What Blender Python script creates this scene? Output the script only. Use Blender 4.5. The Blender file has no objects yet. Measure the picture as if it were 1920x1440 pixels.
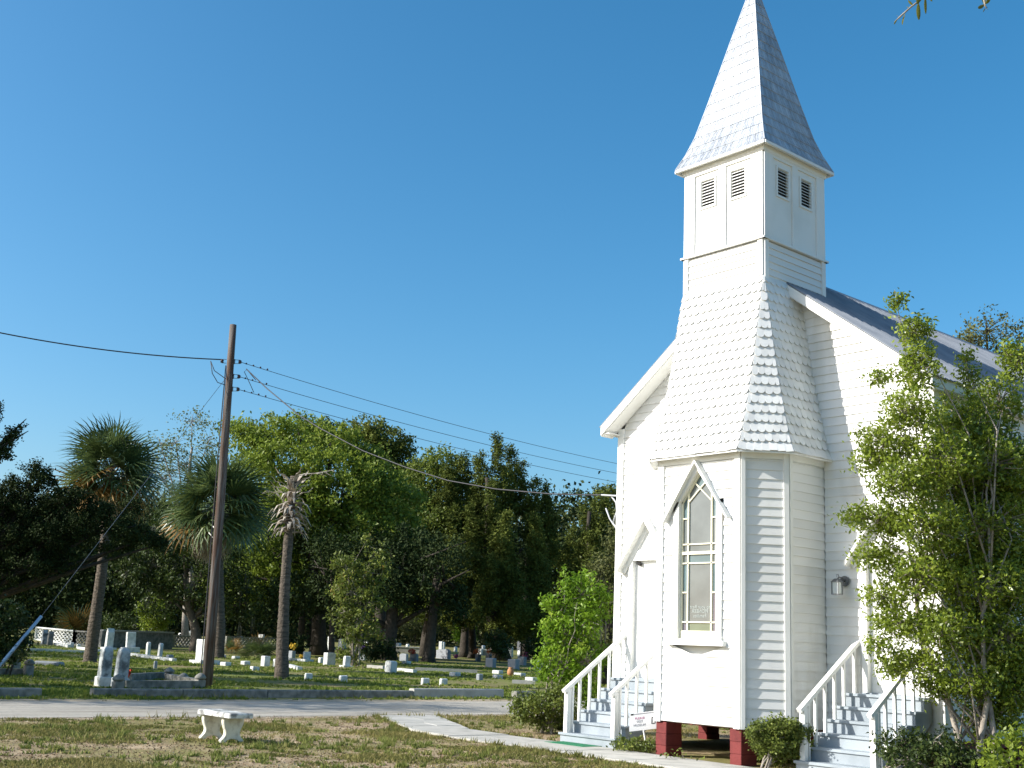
import bpy, math, random
import numpy as np
from mathutils import Vector, Matrix, Quaternion
random.seed(7); rng = np.random.default_rng(11)
R_ = math.radians
scn = bpy.context.scene
# ---------------------------------------------------------------- camera
FPX = 2208.585; CAM = np.array([13.1054, -17.0423, 1.65])
YAW, PIT, ROL = R_(49.6452), R_(12.6609), R_(2.5797)
cF = np.array([-math.sin(YAW)*math.cos(PIT), math.cos(YAW)*math.cos(PIT), math.sin(PIT)])
cR = np.cross(cF, [0, 0, 1]); cR /= np.linalg.norm(cR); cU = np.cross(cR, cF)
c2R = cR*math.cos(ROL) + cU*math.sin(ROL); c2U = -cR*math.sin(ROL) + cU*math.cos(ROL)
FH = np.array([-math.sin(YAW), math.cos(YAW), 0.])      # horizontal view direction
RH = np.array([math.cos(YAW), math.sin(YAW), 0.])
cd = bpy.data.cameras.new("camera"); cam = bpy.data.objects.new("camera", cd)
scn.collection.objects.link(cam); scn.camera = cam
cd.sensor_fit = 'HORIZONTAL'; cd.sensor_width = 36; cd.lens = FPX/1920*36
cd.clip_start = .1; cd.clip_end = 3000
M = Matrix(((c2R[0], c2U[0], -cF[0], CAM[0]), (c2R[1], c2U[1], -cF[1], CAM[1]), (c2R[2], c2U[2], -cF[2], CAM[2]), (0, 0, 0, 1)))
cam.matrix_world = M
# ---------------------------------------------------------------- light
SUN_EL = R_(29)
sd = np.array([.51, .86]); sd /= np.linalg.norm(sd)       # horizontal travel direction of sunlight
sunpos = np.array([-sd[0]*math.cos(SUN_EL), -sd[1]*math.cos(SUN_EL), math.sin(SUN_EL)])
world = bpy.data.worlds.new("World"); scn.world = world; world.use_nodes = True
wn = world.node_tree.nodes; wl = world.node_tree.links; wn.clear()
sky = wn.new('ShaderNodeTexSky'); sky.sky_type = 'NISHITA'; sky.sun_disc = False
sky.sun_elevation = SUN_EL; sky.sun_rotation = math.atan2(sunpos[0], sunpos[1])
sky.altitude = 0; sky.air_density = 1.0; sky.dust_density = 1.9; sky.ozone_density = 4.0
hs = wn.new('ShaderNodeHueSaturation'); hs.inputs['Saturation'].default_value = 1.28; hs.inputs['Hue'].default_value = .488
bg = wn.new('ShaderNodeBackground'); bg.inputs[1].default_value = .125
wo = wn.new('ShaderNodeOutputWorld')
wl.new(sky.outputs[0], hs.inputs['Color']); wl.new(hs.outputs[0], bg.inputs[0]); wl.new(bg.outputs[0], wo.inputs[0])
sl = bpy.data.lights.new("sun", 'SUN'); sl.energy = 4.7; sl.angle = R_(.53); sl.color = (1, .955, .88)
so = bpy.data.objects.new("sun", sl); scn.collection.objects.link(so)
so.rotation_euler = Vector(tuple(-sunpos)).to_track_quat('-Z', 'Y').to_euler()
scn.view_settings.view_transform = 'Standard'; scn.view_settings.look = 'None'
scn.view_settings.exposure = .68; scn.view_settings.gamma = 1; scn.view_settings.use_curve_mapping = False
scn.render.engine = 'CYCLES'
scn.cycles.max_bounces = 6; scn.cycles.transparent_max_bounces = 8
# ---------------------------------------------------------------- pixel helpers (positions read off the photo, 1920 px wide)
GS, GD, GW = .012, 27., 4.
def gz(x, y):
    u = (x-CAM[0])*FH[0] + (y-CAM[1])*FH[1]
    u = np.minimum(u, 320)
    return GS*GW*np.logaddexp(0, (u-GD)/GW)
def ray(px):
    d = cF + c2R*(px[0]-960)/FPX - c2U*(px[1]-720)/FPX
    return d
def atD(px, D):
    d = ray(px); return CAM + d*D/(d@FH)
def PZ(px, z):
    d = ray(px); return CAM + d*(z-CAM[2])/d[2]
def onY(px, Y):
    d = ray(px); return CAM + d*(Y-CAM[1])/d[1]
def ground(px):
    d = ray(px); d = d/(d@FH)
    lo, hi = 8., 320.
    f = lambda t: (CAM+d*t)[2]-gz(*(CAM+d*t)[:2])
    if f(hi) > 0: t = hi
    else:
        for _ in range(50):
            m = (lo+hi)/2
            if f(m) > 0: lo = m
            else: hi = m
        t = lo
    P = CAM+d*t; return np.array([P[0], P[1], gz(P[0], P[1])])
def gxD(x, D):                       # ground point below/above pixel column x at depth D
    P = atD((x, 1190), D); return np.array([P[0], P[1], gz(P[0], P[1])])
def depth(P): return float((np.array(P)-CAM)@FH)
def mpp(D): return D/FPX             # metres per photo pixel at depth D
# ---------------------------------------------------------------- materials
def mat(name, col, rough=.7, noise=None, bump=None, spec=.3, metal=0, coords='Object', mix2=None):
    """noise=(scale, detail, colour2, lo, hi); mix2 the same again; bump=(scale, strength, distance)"""
    m = bpy.data.materials.new(name); m.use_nodes = True
    nt = m.node_tree; N = nt.nodes; L = nt.links
    b = N['Principled BSDF']; b.inputs['Roughness'].default_value = rough; b.inputs['Metallic'].default_value = metal
    b.inputs['Specular IOR Level'].default_value = spec
    tc = N.new('ShaderNodeTexCoord'); src = tc.outputs[coords]
    if coords == 'World':
        pass
    rgb = N.new('ShaderNodeRGB'); rgb.outputs[0].default_value = (*col, 1); cur = rgb.outputs[0]
    for nz in (noise, mix2):
        if nz:
            t = N.new('ShaderNodeTexNoise'); t.inputs['Scale'].default_value = nz[0]; t.inputs['Detail'].default_value = nz[1]
            if len(nz) > 5:
                mp = N.new('ShaderNodeMapping'); mp.inputs['Scale'].default_value = nz[5]; L.new(src, mp.inputs[0]); L.new(mp.outputs[0], t.inputs['Vector'])
            else: L.new(src, t.inputs['Vector'])
            mr = N.new('ShaderNodeMapRange'); mr.inputs[1].default_value = nz[3]; mr.inputs[2].default_value = nz[4]
            L.new(t.outputs['Fac'], mr.inputs[0])
            mx = N.new('ShaderNodeMix'); mx.data_type = 'RGBA'; L.new(mr.outputs[0], mx.inputs[0])
            L.new(cur, mx.inputs[6]); mx.inputs[7].default_value = (*nz[2], 1); cur = mx.outputs[2]
    L.new(cur, b.inputs['Base Color'])
    if bump:
        t = N.new('ShaderNodeTexNoise'); t.inputs['Scale'].default_value = bump[0]; t.inputs['Detail'].default_value = 6; L.new(src, t.inputs['Vector'])
        bp = N.new('ShaderNodeBump'); bp.inputs['Strength'].default_value = bump[1]; bp.inputs['Distance'].default_value = bump[2]
        L.new(t.outputs['Fac'], bp.inputs['Height']); L.new(bp.outputs[0], b.inputs['Normal'])
    return m
def leafmat(name, c1, c2, c3=None, trans=.35, scale=3., rough=.45, spec=.25):
    m = bpy.data.materials.new(name); m.use_nodes = True
    nt = m.node_tree; N = nt.nodes; L = nt.links; b = N['Principled BSDF']
    b.inputs['Roughness'].default_value = rough; b.inputs['Specular IOR Level'].default_value = spec
    g = N.new('ShaderNodeNewGeometry')
    cr = N.new('ShaderNodeValToRGB'); cr.color_ramp.elements[0].color = (*c1, 1); cr.color_ramp.elements[1].color = (*c2, 1)
    cr.color_ramp.elements[0].position = .1; cr.color_ramp.elements[1].position = .8
    if c3: e = cr.color_ramp.elements.new(.97); e.color = (*c3, 1)
    tc = N.new('ShaderNodeTexCoord'); t = N.new('ShaderNodeTexNoise'); t.inputs['Scale'].default_value = scale; L.new(tc.outputs['Object'], t.inputs['Vector'])
    ad = N.new('ShaderNodeMath'); ad.operation = 'MULTIPLY_ADD'; ad.inputs[1].default_value = .6; L.new(g.outputs['Random Per Island'], ad.inputs[0])
    sb = N.new('ShaderNodeMath'); sb.operation = 'MULTIPLY_ADD'; sb.inputs[1].default_value = 1.4; sb.inputs[2].default_value = -.5; L.new(t.outputs['Fac'], sb.inputs[0])
    L.new(sb.outputs[0], ad.inputs[2]); L.new(ad.outputs[0], cr.inputs[0]); L.new(cr.outputs[0], b.inputs['Base Color'])
    tr = N.new('ShaderNodeBsdfTranslucent'); L.new(cr.outputs[0], tr.inputs[0]); mx = N.new('ShaderNodeMixShader'); mx.inputs[0].default_value = trans
    L.new(b.outputs[0], mx.inputs[1]); L.new(tr.outputs[0], mx.inputs[2]); L.new(mx.outputs[0], N['Material Output'].inputs[0])
    return m
WHITE = mat('white_paint', (.8, .8, .77), .55, (1.3, 8, (.70, .70, .66), .5, .8), (40, .15, .004))
WHITE2 = mat('white_paint_boards', (.8, .8, .78), .55, (1.1, 12, (.60, .59, .53), .52, .8, (1.5, 1.5, .35)), (30, .2, .005))
SHING = mat('white_painted_shingle', (.8, .8, .78), .6, (3, 8, (.66, .68, .68), .45, .8), (25, .3, .008))
def objtone(m, lo):
    nt = m.node_tree; N = nt.nodes; L = nt.links; b = N['Principled BSDF']; cur = b.inputs['Base Color'].links[0].from_socket
    oi = N.new('ShaderNodeObjectInfo'); mr = N.new('ShaderNodeMapRange'); mr.inputs[3].default_value = lo; mr.inputs[4].default_value = 1.0; L.new(oi.outputs['Random'], mr.inputs[0])
    mx = N.new('ShaderNodeMix'); mx.data_type = 'RGBA'; mx.blend_type = 'MULTIPLY'; mx.inputs[0].default_value = 1; L.new(cur, mx.inputs[6]); L.new(mr.outputs[0], mx.inputs[7]); L.new(mx.outputs[2], b.inputs['Base Color'])
TINW = mat('silver_white_metal_shingle', (.50, .53, .57), .45, (2.5, 8, (.38, .42, .48), .4, .75), (14, .25, .01), .5, .25)
TINR = mat('grey_painted_metal_roof', (.27, .29, .32), .6, (2, 8, (.19, .21, .24), .4, .7), (20, .2, .01), .5, .3)
CREAM = mat('cream_sash_paint', (.80, .77, .60), .5, (4, 5, (.7, .66, .5), .5, .8))
DARKIN = mat('dark_interior', (.03, .03, .03), .9)
STEP = mat('pale_blue_grey_step_paint', (.34, .385, .42), .6, (3, 8, (.24, .28, .31), .45, .75), (30, .2, .005))
REDP = mat('dark_red_painted_block', (.19, .035, .033), .75, (6, 8, (.14, .025, .025), .45, .7), (45, .6, .01))
CONC = mat('concrete', (.50, .48, .43), .85, (3, 10, (.36, .35, .31), .4, .75), (60, .5, .006))
CONCD = mat('weathered_and_shaded_concrete', (.27, .26, .23), .9, (5, 10, (.13, .13, .11), .4, .65), (40, .6, .01))
MARB = mat('weathered_white_marble', (.62, .63, .60), .6, (5, 9, (.36, .38, .37), .45, .75), (30, .3, .006))
MARBS = mat('blackened_marble', (.42, .45, .45), .65, (4, 9, (.12, .13, .13), .45, .6), (30, .3, .006))
GRAN = mat('grey_granite', (.30, .32, .34), .45, (60, 4, (.2, .22, .24), .4, .6), None, .4)
BRONZE = mat('dark_granite', (.12, .13, .14), .35, (50, 4, (.08, .08, .09), .4, .6))
BENCHW = mat('white_painted_concrete', (.70, .68, .58), .8, (9, 12, (.42, .39, .30), .5, .72), (60, .7, .01))
BENCHT = mat('weathered_bench_top', (.60, .61, .58), .85, (7, 12, (.20, .20, .19), .44, .60), (60, .7, .01))
POLEM = mat('weathered_wood_pole', (.085, .050, .034), .9, (3, 9, (.15, .135, .12), .42, .62, (6, 6, .35)), (30, .5, .01))
BLACK = mat('black_rubber', (.02, .02, .02), .5)
WIREM = mat('dark_wire', (.04, .04, .045), .5)
GREYW = mat('grey_cable', (.45, .46, .47), .5)
GUARD = mat('blue_grey_guy_guard', (.35, .47, .60), .4)
STEEL = mat('dark_grey_metal', (.16, .17, .18), .4, None, None, .5, .6)
PORC = mat('porcelain_brown', (.05, .03, .03), .3)
MATG = mat('green_turf_mat', (.01, .12, .05), .9, (90, 3, (.02, .2, .09), .4, .6), (300, .8, .004))
BARK = mat('grey_brown_bark', (.16, .13, .10), .95, (6, 9, (.07, .06, .05), .4, .65, (5, 5, 1)), (18, 1, .04))
BARKL = mat('pale_grey_bark', (.34, .30, .25), .9, (8, 8, (.2, .17, .14), .4, .7), (30, .6, .01))
BARKD = mat('dark_bark', (.06, .05, .04), .95, (5, 8, (.03, .026, .02), .4, .7), (16, 1, .04))
PALMT = mat('palm_trunk', (.14, .115, .09), .95, (4, 9, (.055, .045, .035), .4, .65, (1, 1, 6)), (14, 1, .05))
DEADF = mat('dead_frond', (.46, .41, .34), .8, (4, 6, (.18, .13, .09), .4, .7))
MOSS = mat('spanish_moss', (.11, .11, .085), .95, (3, 6, (.07, .07, .05), .4, .7))
TERRA = mat('terracotta', (.45, .22, .10), .8)
RED = mat('red_flower', (.5, .06, .03), .8); ORNG = mat('orange_flower', (.55, .14, .03), .8)
PINK = mat('pink_flower', (.45, .12, .25), .8); PURP = mat('purple_flower', (.18, .06, .4), .8); YEL = mat('yellow_flower', (.6, .4, .04), .8)
def glassmat(name, col):
    return mat(name, col, .12, (2.5, 6, tuple(c*.75 for c in col), .35, .7), None, .5)
GL_C = glassmat('grey_glass', (.16, .18, .18)); GL_B = glassmat('blue_green_glass', (.12, .18, .195)); GL_V = glassmat('violet_grey_glass', (.17, .16, .19)); GL_G = glassmat('olive_glass', (.17, .21, .15))
ETCH = mat('etched_glass_lettering', (.34, .38, .36), .5)
SIGNW = mat('white_sign', (.8, .8, .8), .5); INK = mat('black_ink', (.02, .02, .02), .6); INKG = mat('grey_ink', (.3, .3, .32), .6)
# ground
def lawnmat(name, soil, soil2, grass, grass2, s=.35, lo=.42, hi=.58):
    m = mat(name, soil, .95, (1.8, 10, soil2, .4, .65), (9, .6, .05)); nt = m.node_tree; N = nt.nodes; L = nt.links
    b = N['Principled BSDF']; cur = b.inputs['Base Color'].links[0].from_socket
    tc = N.new('ShaderNodeTexCoord')
    t = N.new('ShaderNodeTexNoise'); t.inputs['Scale'].default_value = s; t.inputs['Detail'].default_value = 10; t.inputs['Roughness'].default_value = .65; L.new(tc.outputs['Object'], t.inputs['Vector'])
    mr = N.new('ShaderNodeMapRange'); mr.inputs[1].default_value = lo; mr.inputs[2].default_value = hi; L.new(t.outputs['Fac'], mr.inputs[0])
    t2 = N.new('ShaderNodeTexNoise'); t2.inputs['Scale'].default_value = 2.3; t2.inputs['Detail'].default_value = 8; L.new(tc.outputs['Object'], t2.inputs['Vector'])
    g = N.new('ShaderNodeMix'); g.data_type = 'RGBA'; L.new(t2.outputs['Fac'], g.inputs[0]); g.inputs[6].default_value = (*grass, 1); g.inputs[7].default_value = (*grass2, 1)
    mx = N.new('ShaderNodeMix'); mx.data_type = 'RGBA'; L.new(mr.outputs[0], mx.inputs[0]); L.new(cur, mx.inputs[6]); L.new(g.outputs[2], mx.inputs[7])
    L.new(mx.outputs[2], b.inputs['Base Color']); b.inputs['Specular IOR Level'].default_value = .1
    return m
LAWN = lawnmat('sandy_lawn', (.40, .31, .20), (.24, .175, .11), (.14, .15, .05), (.26, .21, .09))
FIELD = lawnmat('cemetery_lawn', (.24, .19, .10), (.17, .14, .075), (.12, .155, .035), (.20, .21, .06), .25, .36, .6)
ROADM = mat('pale_shell_road', (.46, .425, .36), .95, (1.2, 12, (.33, .30, .25), .38, .66, (1.6, .22, 1)), (90, .9, .02), .2, mix2=(9, 10, (.27, .25, .22), .55, .75))
DIRT = mat('sandy_verge', (.40, .33, .23), .95, (4, 10, (.25, .2, .13), .4, .7), (30, .8, .02))
G_BLADE = leafmat('grass_blades', (.10, .12, .03), (.26, .23, .08), (.42, .33, .17), .25, .5, .7, .1)
G_BLADE2 = leafmat('cemetery_grass_blades', (.09, .14, .022), (.22, .26, .05), (.34, .30, .11), .25, .4, .7, .1)
G_TUFT = leafmat('green_weed_tufts', (.10, .14, .03), (.23, .25, .07), (.40, .34, .15), .3, .6, .7, .1)
L_BRIGHT = leafmat('bright_broad_leaf', (.12, .17, .018), (.30, .38, .045), (.50, .54, .12), .45, 1.2, .33, .45)
L_LIME = leafmat('lime_leaf', (.10, .20, .015), (.24, .38, .03), (.4, .5, .08), .45, 1.5, .45)
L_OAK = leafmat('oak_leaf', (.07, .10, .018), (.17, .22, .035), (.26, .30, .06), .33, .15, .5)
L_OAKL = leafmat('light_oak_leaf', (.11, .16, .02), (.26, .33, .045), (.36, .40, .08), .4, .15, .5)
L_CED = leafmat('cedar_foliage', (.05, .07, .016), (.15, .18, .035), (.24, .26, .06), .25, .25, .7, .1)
L_CEDD = leafmat('dark_cedar_and_shade_foliage', (.014, .026, .008), (.042, .062, .018), None, .08, .3, .7, .1)
L_AIRY = leafmat('pale_airy_leaf', (.10, .13, .05), (.22, .26, .11), None, .4, .4, .6)
L_CRAPE = leafmat('crape_myrtle_leaf', (.09, .12, .025), (.2, .24, .04), (.42, .17, .07), .3, .5, .5)
L_OLIVE = leafmat('olive_leaf', (.06, .075, .025), (.15, .16, .05), (.24, .24, .10), .3, .4, .6)
L_SHRUB = leafmat('boxwood_leaf', (.07, .10, .02), (.18, .22, .04), (.30, .32, .07), .25, 1.5, .5)
L_DSHR = leafmat('dark_shrub_and_shade_leaf', (.025, .042, .010), (.065, .095, .018), (.13, .16, .035), .2, 1.5, .5)
PALMG = leafmat('palm_frond_green', (.05, .08, .027), (.12, .165, .05), (.30, .34, .12), .25, .6, .35, .5)
PALMO = leafmat('palm_frond_dying', (.20, .11, .03), (.34, .20, .05), (.45, .33, .12), .2, .6, .6)
objtone(SHING, .84); objtone(TINW, .78); objtone(STEP, .85); objtone(WHITE2, .90); objtone(REDP, .8); objtone(CONC, .85)
# ---------------------------------------------------------------- object helpers
COL = scn.collection
def link(name, me, m=None, parent=None, loc=None):
    o = bpy.data.objects.new(name, me); COL.objects.link(o)
    if m is not None and me is not None and len(me.materials) == 0:
        for k in (m if isinstance(m, (list, tuple)) else [m]): me.materials.append(k)
    if parent is not None:
        o.parent = parent; o.matrix_parent_inverse = Matrix.Translation(-Vector(parent['org'])) if 'org' in parent.keys() else Matrix()
    return o
def tag(o, label, cat, group=None, kind=None):
    o['label'] = label; o['category'] = cat
    if group: o['group'] = group
    if kind: o['kind'] = kind
    return o
def struct(o): o['kind'] = 'structure'; return o
def thing(name, loc, label, cat, group=None):
    o = bpy.data.objects.new(name, None); COL.objects.link(o); o.location = tuple(loc); o.empty_display_size = .2
    tag(o, label, cat, group); ORG[o.name] = Vector(tuple(loc)); return o
ORG = {}
def absorg(o):
    return ORG.get(o.name, Vector((0, 0, 0)))
class MB:
    def __init__(s): s.v = []; s.f = []; s.mi = []
    def add(s, vs, fs, mi=0):
        k = len(s.v); s.v += [tuple(map(float, v)) for v in vs]; s.f += [tuple(i+k for i in f) for f in fs]; s.mi += [mi]*len(fs); return s
    def box(s, a, b, mi=0):
        x0, y0, z0 = a; x1, y1, z1 = b
        return s.add([(x0, y0, z0), (x1, y0, z0), (x1, y1, z0), (x0, y1, z0), (x0, y0, z1), (x1, y0, z1), (x1, y1, z1), (x0, y1, z1)],
                     [(0, 3, 2, 1), (4, 5, 6, 7), (0, 1, 5, 4), (1, 2, 6, 5), (2, 3, 7, 6), (3, 0, 4, 7)], mi)
    def bbox(s, a, b, bev=.02, mi=0):      # box with chamfered top edges and vertical corners
        x0, y0, z0 = a; x1, y1, z1 = b; c = bev
        def ring(z, d, e):
            X0, X1, Y0, Y1 = x0+d, x1-d, y0+d, y1-d
            return [(X0+e, Y0, z), (X1-e, Y0, z), (X1, Y0+e, z), (X1, Y1-e, z), (X1-e, Y1, z), (X0+e, Y1, z), (X0, Y1-e, z), (X0, Y0+e, z)]
        vs = ring(z0, 0, c) + ring(z1-c, 0, c) + ring(z1, c, c*.6)
        fs = [tuple(range(7, -1, -1))]
        for r in range(2):
            for i in range(8): fs.append((r*8+i, r*8+(i+1) % 8, r*8+8+(i+1) % 8, r*8+8+i))
        fs.append(tuple(range(16, 24))); return s.add(vs, fs, mi)
    def bar(s, p, q, w, h, up=(0, 0, 1), mi=0):  # rectangular bar from p to q
        p = Vector(p); q = Vector(q); d = (q-p).normalized(); u = Vector(up); sd_ = d.cross(u).normalized(); u = sd_.cross(d).normalized()
        vs = [c+sd_*a*w/2+u*b*h/2 for c in (p, q) for a, b in ((-1, -1), (1, -1), (1, 1), (-1, 1))]
        return s.add(vs, [(0, 1, 2, 3), (7, 6, 5, 4), (0, 4, 5, 1), (1, 5, 6, 2), (2, 6, 7, 3), (3, 7, 4, 0)], mi)
    def tube(s, pts, rad, n=8, mi=0, cap=True):
        pts = [Vector(tuple(map(float, p))) for p in pts]; k = len(pts)
        if not isinstance(rad, (list, tuple)): rad = [rad]*k
        ref = Vector((0, 0, 1)); vs = []
        d0 = (pts[-1]-pts[0]).normalized()
        if abs(d0.z) > .9: ref = Vector((1, 0, 0))
        for i, p in enumerate(pts):
            d = (pts[min(i+1, k-1)]-pts[max(i-1, 0)]).normalized(); a = d.cross(ref).normalized(); b = d.cross(a).normalized()
            for j in range(n):
                t = 2*math.pi*j/n; vs.append(p+a*math.cos(t)*rad[i]+b*math.sin(t)*rad[i])
        fs = [(i*n+j, i*n+(j+1) % n, (i+1)*n+(j+1) % n, (i+1)*n+j) for i in range(k-1) for j in range(n)]
        if cap: fs += [tuple(range(n-1, -1, -1)), tuple(range((k-1)*n, k*n))]
        return s.add(vs, fs, mi)
    def lathe(s, c, prof, n=12, mi=0):
        vs = []; k = len(prof)
        for z, r in prof:
            for j in range(n):
                t = 2*math.pi*j/n; vs.append((c[0]+r*math.cos(t), c[1]+r*math.sin(t), c[2]+z))
        fs = [(i*n+j, i*n+(j+1) % n, (i+1)*n+(j+1) % n, (i+1)*n+j) for i in range(k-1) for j in range(n)]
        fs += [tuple(range(n-1, -1, -1)), tuple(range((k-1)*n, k*n))]
        return s.add(vs, fs, mi)
    def prism(s, poly, ext, mi=0):
        """poly: 3-D points of one face, ext: vector"""
        n = len(poly); vs = [Vector(p) for p in poly]+[Vector(p)+Vector(ext) for p in poly]
        fs = [tuple(range(n-1, -1, -1)), tuple(range(n, 2*n))]+[(i, (i+1) % n, n+(i+1) % n, n+i) for i in range(n)]
        return s.add(vs, fs, mi)
    def mesh(s, name, org=(0, 0, 0), smooth=False):
        me = bpy.data.meshes.new(name); o = Vector(tuple(org))
        me.from_pydata([tuple(Vector(v)-o) for v in s.v], [], s.f)
        if any(s.mi): me.polygons.foreach_set('material_index', s.mi)
        if smooth: me.polygons.foreach_set('use_smooth', [True]*len(s.f))
        me.update(); return me
    def build(s, name, m, parent=None, smooth=False, org=None):
        """world-space mesh; its origin goes to the parent's origin (children) or to org"""
        o = org if org is not None else (absorg(parent) if parent is not None else Vector((0, 0, 0)))
        me = s.mesh(name, o, smooth)
        for k in (m if isinstance(m, (list, tuple)) else [m]): me.materials.append(k)
        ob = bpy.data.objects.new(name, me); COL.objects.link(ob)
        if parent is not None: ob.parent = parent; ORG[ob.name] = Vector(tuple(o))
        else: ob.location = tuple(o); ORG[ob.name] = Vector(tuple(o))
        return ob
def npmesh(name, V, F, m, parent=None, smooth=False, org=None):
    """V (n,3) world, F (k,c) faces"""
    o = np.array(org if org is not None else (absorg(parent) if parent is not None else (0, 0, 0)), float)
    me = bpy.data.meshes.new(name); n = len(V); k, c = F.shape
    me.vertices.add(n); me.vertices.foreach_set('co', (V-o).astype(np.float32).ravel())
    me.loops.add(k*c); me.loops.foreach_set('vertex_index', F.astype(np.int32).ravel())
    me.polygons.add(k); me.polygons.foreach_set('loop_start', np.arange(0, k*c, c, dtype=np.int32))
    try: me.polygons.foreach_set('loop_total', np.full(k, c, dtype=np.int32))
    except Exception: pass
    if smooth: me.polygons.foreach_set('use_smooth', np.ones(k, dtype=bool))
    me.update(calc_edges=True); me.validate()
    me.materials.append(m)
    ob = bpy.data.objects.new(name, me); COL.objects.link(ob)
    if parent is not None: ob.parent = parent
    else: ob.location = tuple(o)
    ORG[ob.name] = Vector(tuple(o)); return ob
def rnd_unit(n):
    v = rng.normal(size=(n, 3)); return v/np.linalg.norm(v, axis=1)[:, None]
def leafcards(C, size, asp=.45, up=.0, bend=.12):
    """diamond leaves at centres C; returns V,F"""
    n = len(C); a = rnd_unit(n); a[:, 2] = a[:, 2]*(1-up)+up; a /= np.linalg.norm(a, axis=1)[:, None]
    b = np.cross(a, rnd_unit(n)); b /= np.linalg.norm(b, axis=1)[:, None]; c = np.cross(a, b)
    s = size*rng.uniform(.65, 1.3, n)[:, None]
    V = np.stack([C-a*s*.5, C+b*s*asp*.5+c*s*bend, C+a*s*.5, C-b*s*asp*.5+c*s*bend], 1).reshape(-1, 3)
    F = np.arange(4*n).reshape(n, 4); return V, F
def grid_sheet(xs, ys, dz):
    X, Y = np.meshgrid(xs, ys, indexing='ij'); Z = gz(X, Y)+dz
    V = np.stack([X, Y, Z], -1).reshape(-1, 3); nx, ny = len(xs), len(ys)
    i, j = np.meshgrid(np.arange(nx-1), np.arange(ny-1), indexing='ij'); k = (i*ny+j).ravel()
    return V, np.stack([k, k+ny, k+ny+1, k+1], 1)
# ================================================================ GROUND
xs = np.concatenate([np.linspace(-900, -200, 18)[:-1], np.linspace(-200, -70, 27)[:-1], np.arange(-70, 22, 1.), np.linspace(22, 300, 12)])
ys = np.concatenate([np.linspace(-300, -40, 10)[:-1], np.arange(-40, 40, 1.), np.linspace(40, 150, 23)[:-1], np.linspace(150, 900, 16)])
V, F = grid_sheet(xs, ys, 0)
# split at x=-15.2 into sandy churchyard and cemetery
cx_ = V[F].mean(1)[:, 0]
struct(npmesh('churchyard_ground', V, F[cx_ > -15.], LAWN))
struct(npmesh('cemetery_ground', V, F[cx_ <= -15.], FIELD))
RX0, RX1 = -14.3, -9.75
def ribbon(x0, x1, ys_, dz, jag=0):
    n = len(ys_); a = np.interp(np.arange(n), np.arange(n), np.zeros(n))
    def wob(s):
        w = rng.normal(size=n); w = np.convolve(w, np.ones(5)/5, 'same'); return w*s
    A = x0+wob(jag); B = x1+wob(jag); V = []
    k = 7
    for i in range(n):
        for j in range(k+1):
            x = A[i]+(B[i]-A[i])*j/k; V.append((x, ys_[i], gz(x, ys_[i])+dz))
    V = np.array(V); F = np.array([(i*(k+1)+j, i*(k+1)+j+1, (i+1)*(k+1)+j+1, (i+1)*(k+1)+j) for i in range(n-1) for j in range(k)])
    return V, F
yr = np.arange(-60, 80, .5)
struct(npmesh('sandy_verge', *ribbon(RX0-.9, RX1+.5, yr, .004, .35), DIRT))
struct(npmesh('shell_road', *ribbon(RX0, RX1, yr, .009, .12), ROADM))
# ================================================================ FOOTPATH (slabs are pieces of the setting)
fp = bpy.data.objects.new('footpath', None); COL.objects.link(fp); struct(fp); ORG['footpath'] = Vector((0, 0, 0))
def slab(poly, h=.05, z0=-.05, name='path_slab'):
    tz = rng.uniform(-.008, .008); m = MB(); c = np.mean(poly, 0)
    P = [c+(np.array(q)-c)*.985 for q in poly]
    ins = [c+(q-c)*(1-.012/np.linalg.norm(q-c)) for q in P]
    n = len(P); top = h+tz
    vs = [(q[0], q[1], gz(*q)+z0) for q in P]+[(q[0], q[1], gz(*q)+top-.01) for q in P]+[(q[0], q[1], gz(*q)+top) for q in ins]
    fs = [(i+r*n, (i+1) % n+r*n, (i+1) % n+(r+1)*n, i+(r+1)*n) for r in range(2) for i in range(n)]+[tuple(range(2*n, 3*n))]
    m.add(vs, fs); return m.build(name, CONC, fp)
# walk along the front of the church, then turning away to the road
xe = [-4.6, -3.2, -1.7, -.2, 1.3, 2.8, 4.3, 5.8, 7.3]
for a, b in zip(xe[:-1], xe[1:]):
    f1 = lambda x: -1.72-.02*x-(.0 if x > -3 else (-3-x)*.05); f2 = lambda x: -3.15+.0*x
    slab([(a, f2(a)), (b, f2(b)), (b, f1(b)), (a, f1(a))], .03)
slab([(-6.05, -2.95), (-4.6, -3.15), (-4.6, -1.66), (-5.75, -1.6), (-6.3, -1.9)], .03)
A0, A1 = np.array((-6.1, -2.9)), np.array((-6.0, -1.5)); B0, B1 = np.array((-9.5, -1.3)), np.array((-9.4, .25))
tt = [0, .2, .42, .6, .8, 1]
for i in range(5):
    a0 = A0+(B0-A0)*tt[i]; b0 = A0+(B0-A0)*tt[i+1]; a1 = A1+(B1-A1)*tt[i]; b1 = A1+(B1-A1)*tt[i+1]
    if i in (1, 3): mid = .5; am = a0+(a1-a0)*.55; bm = b0+(b1-b0)*.45; slab([b0, a0, am, bm], .03); slab([bm, am, a1, b1], .035)
    else: slab([b0, a0, a1, b1], .03)
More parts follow.
